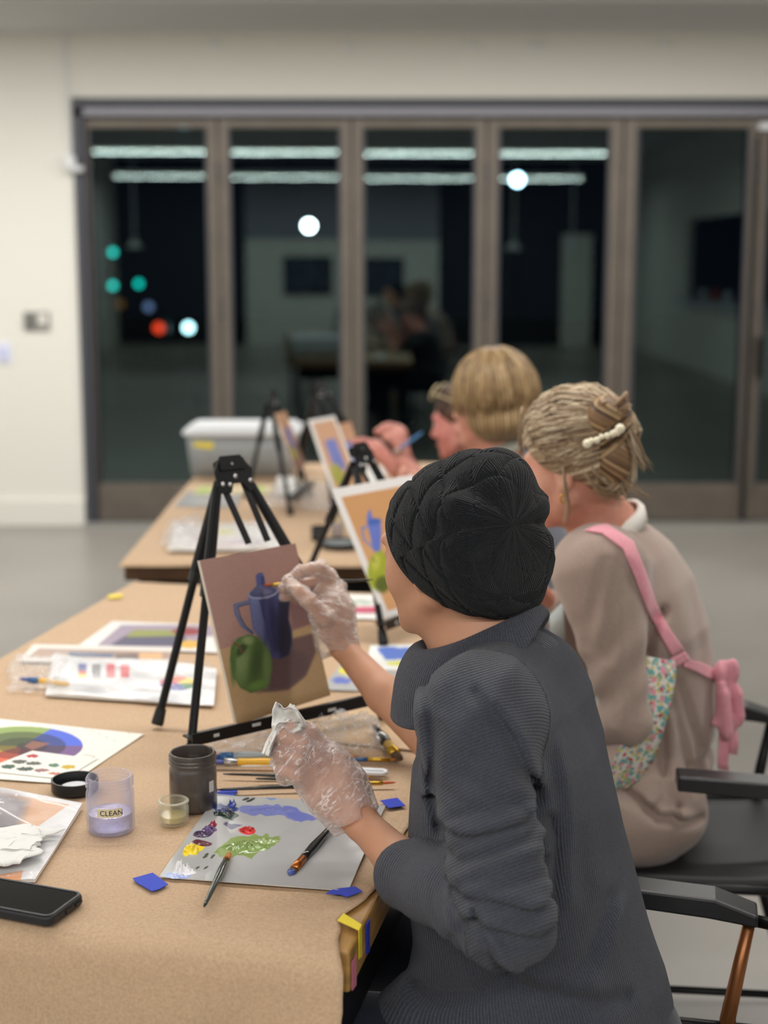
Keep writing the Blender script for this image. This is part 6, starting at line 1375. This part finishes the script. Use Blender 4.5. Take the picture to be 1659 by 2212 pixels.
# floral apron panel
m = bpy.data.materials.new('floral_cloth'); m.use_nodes = True; nt = m.node_tree; N = nt.nodes.new; L = nt.links.new; b = bsdf(m); b.inputs['Roughness'].default_value = 0.85
tc = N('ShaderNodeTexCoord'); base = rgba((222,218,210)); prev = None
for sc_v, col, thr, off in ((70,(110,172,174),0.42,0),(85,(210,192,100),0.38,3.1),(60,(222,150,164),0.36,7.7),(48,(190,56,70),0.20,12.3),(110,(96,156,150),0.32,15.0)):
    mp = N('ShaderNodeMapping'); mp.inputs['Location'].default_value = (off,off,off); L(tc.outputs['Object'], mp.inputs[0])
    nz = N('ShaderNodeTexNoise'); nz.inputs['Scale'].default_value = 40; L(mp.outputs[0], nz.inputs[0]); ad = N('ShaderNodeMix'); ad.data_type = 'RGBA'; ad.inputs[0].default_value = 0.02; L(mp.outputs[0], ad.inputs[6]); L(nz.outputs['Color'], ad.inputs[7])
    vo = N('ShaderNodeTexVoronoi'); vo.inputs['Scale'].default_value = sc_v; L(ad.outputs[2], vo.inputs['Vector'])
    lt = N('ShaderNodeMath'); lt.operation = 'LESS_THAN'; lt.inputs[1].default_value = thr; L(vo.outputs['Distance'], lt.inputs[0])
    mx = N('ShaderNodeMix'); mx.data_type = 'RGBA'; mx.inputs[6].default_value = base; mx.inputs[7].default_value = rgba(col); L(lt.outputs[0], mx.inputs[0])
    if prev: L(prev, mx.inputs[6])
    prev = mx.outputs[2]
L(prev, b.inputs['Base Color'])
rw = [((1396,1418),(1456,1428)),((1394,1455),(1460,1452)),((1390,1500),(1455,1490)),((1385,1545),(1446,1535)),((1356,1580),(1430,1590)),((1334,1620),(1410,1645)),((1322,1660),(1378,1688)),((1318,1710),(1345,1706))]
PT = []
for i in range(len(rw)-1):
    for t in np.linspace(0, 1, 6, endpoint=False):
        a = np.array(rw[i])*(1-t)+np.array(rw[i+1])*t; yy = 2.555-0.055*min((i+t)/4, 1); PT.append((W3(a[0][0], a[0][1], yy-0.012), W3(a[1][0], a[1][1], yy+0.025)))
ribbon('apron_panel', PT, m, up_, 0.003)
ribbon('apron_bib', [(W3(1186,1330,2.72), W3(1216,1300,2.72)), (W3(1190,1400,2.72), W3(1222,1380,2.72))], mat('pale_apron', (214,226,226), 0.8), up_, 0.003)
def jeans2(x, y, z):
    d = None
    for hp, kn_, ft in (((0.45,2.64,0.52),(0.08,2.68,0.545),(0.10,2.72,0.08)), ((0.47,2.84,0.52),(0.10,2.94,0.545),(0.12,2.98,0.08))):
        q = smin(cap(x, y, z, hp, kn_, 0.08, 0.06), cap(x, y, z, kn_, ft, 0.058, 0.042), 0.02); d = q if d is None else smin(d, q, 0.02)
    return smin(d, ell(x, y, z, (0.49,2.74,0.53), (0.12,0.17,0.07)), 0.04)
grow('trousers', jeans2, (-0.01,2.55,0.02), (0.66,3.06,0.63), 0.010, M_taupe, up_)

# ------------------------------------------------------------------ woman with the short blonde bob
bob = empty('person', W3(1120, 1300, 3.9), 'person with short blonde bob and grey cardigan, between updo and far painter', 'person')
H3 = W3(1062,862,3.85); F3 = (-0.88,0.46,-0.12); Lb = Loc(H3, F3); N3 = W3(1075,975,3.88); th3 = math.atan2(0.3, -0.95)
rows3 = [lvl(955,1040,1110,3.90,0.07,th3), lvl(985,1025,1150,3.90,0.13,th3), lvl(1030,1015,1180,3.90,0.17,th3), lvl(1090,1010,1208,3.90,0.17,th3), lvl(1160,1010,1230,3.89,0.16,th3), lvl(1260,1015,1232,3.88,0.16,th3), lvl(1360,1015,1235,3.87,0.17,th3), lvl(1420,1030,1235,3.86,0.16,th3)]
T3 = Stack(rows3, th3); S3 = W3(1095,1050,3.72); E3 = W3(1130,1245,3.62); K3 = W3(985,1180,3.80)
def card3(x, y, z):
    d = T3(x, y, z, 2.2)+0.006*np.sin(x*40+z*12); a = smin(cap(x, y, z, S3, E3, 0.07, 0.048), cap(x, y, z, E3, K3, 0.048, 0.038), 0.02)
    d = smin(d, a, 0.02); d = smin(d, cap(x, y, z, W3(1050,1040,4.08), W3(1000,1130,4.15), 0.065, 0.05), 0.03); return d-0.004*vnoise(x*12, y*12, z*7)
M_card = fabric('grey_cardigan', (106,109,122), (124,127,138), None, heather=400)
grow('cardigan', card3, tuple(A_((H3[0]-0.32,3.5,0.50))), tuple(A_((H3[0]+0.34,4.3,1.16))), 0.008, M_card, bob)
def skin3(x, y, z):
    d = head_field(x, y, z, H3, F3); d = smin(d, cap(x, y, z, H3+A_((0.015,0,-0.05)), N3, 0.048, 0.055), 0.03); c0 = W3(1100,1100,3.9); d = smin(d, cap(x, y, z, N3, c0, 0.055, 0.08), 0.04)
    s3 = W3(1050,1040,4.08); e3 = W3(1000,1130,4.15); k3 = W3(935,1075,4.12)
    for s_, e_, k_ in ((S3, E3, K3), (s3, e3, k3)):
        d = smin(d, cap(x, y, z, c0, s_, 0.06, 0.035), 0.03); d = smin(d, cap(x, y, z, s_, e_, 0.034, 0.03), 0.02); d = smin(d, cap(x, y, z, e_, k_, 0.03, 0.022), 0.02)
        dr = (k_-e_)/np.linalg.norm(k_-e_)*0.08; tip = k_+dr; d = smin(d, cap(x, y, z, k_, tip, 0.022, 0.025), 0.015)
        for j in range(4): f1 = tip+A_((0,0.018*(j-1.5),0)); d = smin(d, chain(x, y, z, [f1, f1+dr*0.45+A_((0,0,0.006)), f1+dr*0.6+A_((0,0,-0.02))], [0.010,0.009,0.008], 0.004), 0.004)
        d = smin(d, cap(x, y, z, k_+dr*0.4+A_((0,-0.02,0)), k_+dr*1.2+A_((0,-0.035,-0.01)), 0.012, 0.009), 0.008)
    return d
grow('body', skin3, (H3[0]-0.40,3.52,0.62), (H3[0]+0.26,4.34,1.34), 0.0062, M_skin2, bob)
face_bits(Lb, bob, mat('fair_brow2', (160,128,96), 0.7), None)
M_bob = hair_mat('honey_blonde', (86,66,44), (140,114,80), (188,162,120))
def hair3(x, y, z):
    a, b, c = Lb.l(x, y, z); d = ell(a, b, c, (0,-0.012,0.010), (0.108,0.112,0.122)); d = smin(d, ell(a, b, c, (0,-0.030,-0.060), (0.100,0.085,0.050)), 0.03)
    m_ = smax(0.034-b, c-0.022, 0.01); d = smax(d, -smax(b*-1+0.036-0.25*np.maximum(-c, 0)*0, c-0.024, 0.012)*-1 if False else -(smax(0.040-b, c-0.022, 0.015)*-1)*-1, 0.012)
    return d-0.004*vnoise(a*60, b*24, c*12)
def hair3(x, y, z):
    a, b, c = Lb.l(x, y, z); d = ell(a, b, c, (0,-0.012,0.010), (0.108,0.112,0.122)); d = smin(d, ell(a, b, c, (0,-0.032,-0.062), (0.100,0.083,0.050)), 0.03)
    notch = smax(0.036-b, c-0.024, 0.015)          # negative inside the face opening
    d = smax(d, -notch, 0.012); return d-0.0045*vnoise(a*60, b*24, c*12)-0.003*vnoise(a*20, b*20, c*14)
grow('hair', hair3, tuple(H3-0.17), tuple(H3+0.17), 0.0045, M_bob, bob, {'strand': lambda x, y, z: (lambda q: np.arctan2(q[0], q[1]+0.02)*16+q[2]*6)(Lb.l(x, y, z))})
paths = []
for i in range(560):
    an = rng.uniform(0.6, 2*math.pi-0.6); P = []; L_ = rng.uniform(0.75, 1.0)
    for k in range(9):
        ph = 0.25+k/8*1.75*L_; ph_ = min(ph, 2.15); r_ = 1.02+0.03*rng.uniform(0, 1); P.append(Lb.w(math.sin(an)*math.sin(ph_)*0.109*r_, -0.012+math.cos(an)*math.sin(ph_)*0.113*r_, 0.010+math.cos(ph_)*0.123*r_))
    paths.append(P)
strands('hair_strands', paths, M_bob, bob, r=0.0017)
surf_ribbon('apron_strap', [((1054,992),(1062,998)),((1068,966),(1076,972)),((1080,944),(1090,950))], card3, mat('teal_cloth', (60,140,170), 0.8), bob, lift=0.006, sub=4, nw=3)
nb = 32; vs = []; c0 = Vector(W3(1068,968,3.88))
for i, (r_, dz) in enumerate(((0.056,0.0),(0.066,0.010),(0.082,-0.014))):
    for k in range(nb): a = 2*math.pi*k/nb; vs.append(c0+Vector((r_*1.1*math.cos(a), r_*1.1*math.sin(a), dz+0.03*math.cos(a))))
o = raw('shirt_collar', vs, [(i*nb+k, i*nb+(k+1)%nb, (i+1)*nb+(k+1)%nb, (i+1)*nb+k) for i in range(2) for k in range(nb)], mat('pale_collar', (206,206,196), 0.9), bob, True); o.modifiers.new('t', 'SOLIDIFY').thickness = 0.003
def legs_(name, x0, y0, m, parent, seat=0.52):
    def f(x, y, z):
        d = None
        for dy in (-0.10, 0.10):
            q = smin(cap(x, y, z, (x0,y0+dy,seat), (x0-0.42,y0+dy*1.2,0.545), 0.08, 0.06), cap(x, y, z, (x0-0.42,y0+dy*1.2,0.545), (x0-0.40,y0+dy*1.2,0.08), 0.057, 0.042), 0.02); d = q if d is None else smin(d, q, 0.02)
        return smin(d, ell(x, y, z, (x0,y0,seat+0.02), (0.12,0.17,0.08)), 0.04)
    return grow(name, f, (x0-0.52,y0-0.22,0.02), (x0+0.16,y0+0.22,0.65), 0.011, m, parent)
legs_('trousers', 0.42, 3.88, M_jeans, bob)

# ------------------------------------------------------------------ far painter with sunglasses on her hair
far = empty('person', W3(1030, 1150, 4.60), 'farthest painter in black, sunglasses pushed up on dark brown hair, pink face', 'person')
H4 = W3(1000,900,4.55); F4 = (-0.90,0.36,-0.24); Lf = Loc(H4, F4, (-0.2,0.1,1)); N4 = W3(1035,985,4.58); th4 = math.atan2(0.2, -0.98)
rows4 = [lvl(975,1010,1070,4.62,0.07,th4), lvl(1000,985,1120,4.62,0.15,th4), lvl(1050,975,1150,4.62,0.18,th4), lvl(1120,975,1160,4.62,0.17,th4), lvl(1220,980,1165,4.62,0.17,th4), lvl(1290,985,1165,4.62,0.17,th4)]
T4 = Stack(rows4, th4); KF = W3(872,992,4.42); KG = W3(850,1010,4.55)
S4 = W3(1020,1030,4.42); E4 = W3(985,1130,4.38); S5 = W3(1010,1030,4.80); E5 = W3(940,1120,4.74)
def top4(x, y, z):
    d = T4(x, y, z, 2.2)
    for s_, e_, k_ in ((S4, E4, KF), (S5, E5, KG)):
        d = smin(d, cap(x, y, z, s_, e_, 0.06, 0.048), 0.02); q = e_+(k_-e_)*0.30; d = smin(d, cap(x, y, z, e_, q, 0.046, 0.040), 0.02)
    return d-0.004*vnoise(x*12, y*12, z*7)
grow('top', top4, (H4[0]-0.42,4.2,0.50), (H4[0]+0.34,5.0,1.12), 0.009, fabric('black_jersey', (22,22,26), (32,32,36), None), far)
M_skin4 = mat('flushed_skin', (222,164,150), 0.5, sss=0.15, vary=(14, 0.1, (214,138,130)))
def skin4(x, y, z):
    d = head_field(x, y, z, H4, F4, (-0.2,0.1,1)); d = smin(d, cap(x, y, z, H4+A_((0.015,0,-0.05)), N4, 0.05, 0.058), 0.03); c0 = W3(1070,1080,4.62); d = smin(d, cap(x, y, z, N4, c0, 0.058, 0.08), 0.04)
    for s_, e_, k_, dr, cu in ((S4, E4, KF, A_((-0.015,0.0,0.075)), -1), (S5, E5, KG, A_((-0.055,0.0,0.062)), 1)):
        d = smin(d, cap(x, y, z, c0, s_, 0.06, 0.035), 0.03); d = smin(d, cap(x, y, z, s_, e_, 0.034, 0.03), 0.02); d = smin(d, cap(x, y, z, e_, k_, 0.030, 0.023), 0.02)
        tip = k_+dr; d = smin(d, cap(x, y, z, k_, tip, 0.023, 0.028), 0.015)
        for j in range(4): f1 = tip+A_((0.016*(j-1.5)*(0.9),-0.012+0.008*j,-0.004*abs(j-1))); f2 = f1+dr*0.35+A_((-0.018,-0.01,0.004)); f3 = f2+A_((-0.024,-0.004,-0.016)); d = smin(d, chain(x, y, z, [f1,f2,f3], [0.0105,0.0095,0.008], 0.004), 0.004)
        d = smin(d, chain(x, y, z, [k_+dr*0.5, k_+dr*0.9+A_((-0.035,-0.02,0)), k_+dr*1.1+A_((-0.058,-0.01,0.004))], [0.013,0.011,0.008], 0.004), 0.008)
    return d
grow('body', skin4, (H4[0]-0.42,4.25,0.60), (H4[0]+0.26,4.92,1.30), 0.0062, M_skin4, far)
face_bits(Lf, far, mat('dark_brow', (70,48,38), 0.7), None)
M_brn = hair_mat('dark_brown_hair', (44,30,26), (74,52,42), (110,84,66))
def hair4(x, y, z):
    a, b, c = Lf.l(x, y, z); d = ell(a, b, c, (0,-0.018,0.022), (0.086,0.098,0.094)); d = smax(d, 0.62*b-0.78*c-0.018, 0.012); d = smin(d, ell(a, b, c, (0,-0.080,-0.040), (0.05,0.045,0.06)), 0.02); return d-0.003*vnoise(a*70, b*20, c*20)
grow('hair', hair4, tuple(H4-0.17), tuple(H4+0.15), 0.005, M_brn, far, {'strand': lambda x, y, z: (lambda q: q[0]*120+q[2]*20)(Lf.l(x, y, z))})
g = MB(); M_gl = mat('pale_frame', (206,190,150), 0.3)
for s in (-1, 1):
    c = Vector((s*0.032, 0.062, 0.092)); g.tube([Lf.w(c.x+0.026*math.cos(a), c.y+0.016*math.sin(a), c.z-0.020*math.sin(a)) for a in np.linspace(0, 6.28, 20)], 0.0032, 6); g.tube([Lf.w(s*0.058,0.062,0.092), Lf.w(s*0.088,0.0,0.060), Lf.w(s*0.088,-0.05,0.01)], 0.0028, 6)
sg = g.build('frame', M_gl, None, smooth=True); sgo = empty('sunglasses', Lf.w(0,0.06,0.09), 'pale framed sunglasses pushed up on the farthest painter\'s dark hair', 'sunglasses'); sg.parent = sgo; sg.matrix_parent_inverse = Matrix.Translation(-sgo.location)
q = MB()
for s in (-1, 1): q.prism([Lf.w(s*0.032+0.024*math.cos(a), 0.062+0.014*math.sin(a), 0.092-0.018*math.sin(a)) for a in np.linspace(0, 6.0, 14)], Lf.U*0.001)
q.build('lens', mat('dark_lens', (34,28,24), 0.45), sgo)
brush(at_y(843,985,4.40), at_y(912,934,4.34), 0.03, 0.015, 0.005, mat('sky_handle', (90,150,210), 0.3), M_steel, M_br, 'brush with a light blue handle in the farthest painter\'s hand', fat=1.1)
legs_('trousers', 0.40, 4.66, M_jeans, far)

# ================================================================== CHAIRS
M_seat = mat('black_mesh_seat', (34,35,38), 0.55, bump=(400, 0.15, 0.0005)); M_arm = mat('armrest', (44,45,48), 0.35, vary=(20, 0.15)); M_bronze = mat('bronze_frame', (150,96,58), 0.35, metal=0.6)
def make_chair(c, ang, label, group, legm, back=True):
    """c: seat centre on the floor; local +x is the back"""
    o = empty('armchair', (c[0], c[1], 0), label, 'chair', group); o.rotation_euler = (0, 0, ang)
    def put(mb, name, m, bevel=0.0, smooth=False, parent=None):
        q = mb.build(name, m, None, smooth=smooth, bevel=bevel); q.parent = parent or o; return q
    st = MB(); nx, ny = 16, 12; top = [(-0.24+0.50*i/nx, -0.20+0.40*j/ny, 0.462-0.016*math.sin(math.pi*j/ny)-0.012*math.sin(math.pi*i/nx)) for j in range(ny+1) for i in range(nx+1)]
    k = nx+1; st.add(top+[(a, b, z-0.018) for a, b, z in top], [(j*k+i, j*k+i+1, (j+1)*k+i+1, (j+1)*k+i) for j in range(ny) for i in range(nx)]+[((ny+1)*k+j*k+i, (ny+1)*k+(j+1)*k+i, (ny+1)*k+(j+1)*k+i+1, (ny+1)*k+j*k+i+1) for j in range(ny) for i in range(nx)]
        + [(i, i+1, (ny+1)*k+i+1, (ny+1)*k+i) for i in range(nx)]+[(ny*k+i+1, ny*k+i, (ny+1)*k+ny*k+i, (ny+1)*k+ny*k+i+1) for i in range(nx)]+[(j*k, (ny+1)*k+j*k, (ny+1)*k+(j+1)*k, (j+1)*k) for j in range(ny)]+[(j*k+nx, (j+1)*k+nx, (ny+1)*k+(j+1)*k+nx, (ny+1)*k+j*k+nx) for j in range(ny)])
    put(st, 'seat', M_seat, smooth=True)
    bk = MB(); bk.bar((0.30,0,0.56), (0.40,0,0.86), 0.42, 0.02, (0,1,0)); back and put(bk, 'backrest', M_seat, bevel=0.006)
    for s in (-1, 1):
        y = s*0.225
        put(MB().prism([(-0.04,y-0.028,0.660),(0.14,y-0.028,0.652),(0.20,y-0.028,0.632),(0.20,y-0.028,0.614),(0.13,y-0.028,0.622),(-0.04,y-0.028,0.632)], (0,0.052,0)), 'armrest', M_arm, bevel=0.004)
        put(MB().tube([(-0.20,y,0.0),(-0.19,y,0.445)], 0.010, 10).tube([(-0.20,y,0.0),(-0.20,y,0.001)], 0.010, 6), 'leg', M_black, smooth=True)
        put(MB().tube([(0.26,y,0.0),(0.175,y,0.30),(0.165,y,0.46),(0.19,y,0.615)], [0.009,0.012,0.012,0.009], 10), 'leg', legm, smooth=True)
        if back: put(MB().tube([(0.19,y,0.615),(0.29,y,0.60),(0.33,y,0.66),(0.40,y,0.86)], 0.009, 10), 'back_frame', M_black, smooth=True)
        put(MB().tube([(-0.19,y,0.445),(0.275,y,0.445)], 0.009, 8), 'seat_rail', M_black, smooth=True)
        put(MB().tube([(-0.19,y,0.25),(0.19,y,0.25)], 0.007, 8), 'stretcher', M_black, smooth=True)
    put(MB().tube([(-0.19,-0.225,0.44),(-0.19,0.225,0.44)], 0.009, 8), 'seat_rail', M_black, smooth=True)
    put(MB().tube([(0.275,-0.225,0.44),(0.275,0.225,0.44)], 0.009, 8), 'seat_rail', M_black, smooth=True)
    return o
make_chair((0.29, 1.80), math.radians(-12), 'black armchair under the nearest painter, brown rear leg at the right edge', None, M_bronze)
ch = make_chair((0.575, 2.69), math.radians(-6), 'black armchair under the painter in the taupe sweater', None, M_black)
def copy_chair(src, loc, rz, label):
    r = src.copy(); COL.objects.link(r); r.location = loc; r.rotation_euler = (0, 0, rz); r['label'] = label
    for c_ in [q for q in bpy.data.objects if q.parent == src and not q.name.startswith('back')]:
        d = c_.copy(); COL.objects.link(d); d.parent = r
    return r
copy_chair(ch, (0.36, 3.88, 0), 0, 'black armchair under the painter with the blonde bob'); copy_chair(ch, (0.32, 4.66, 0), 0, 'black armchair under the farthest painter, mostly hidden')
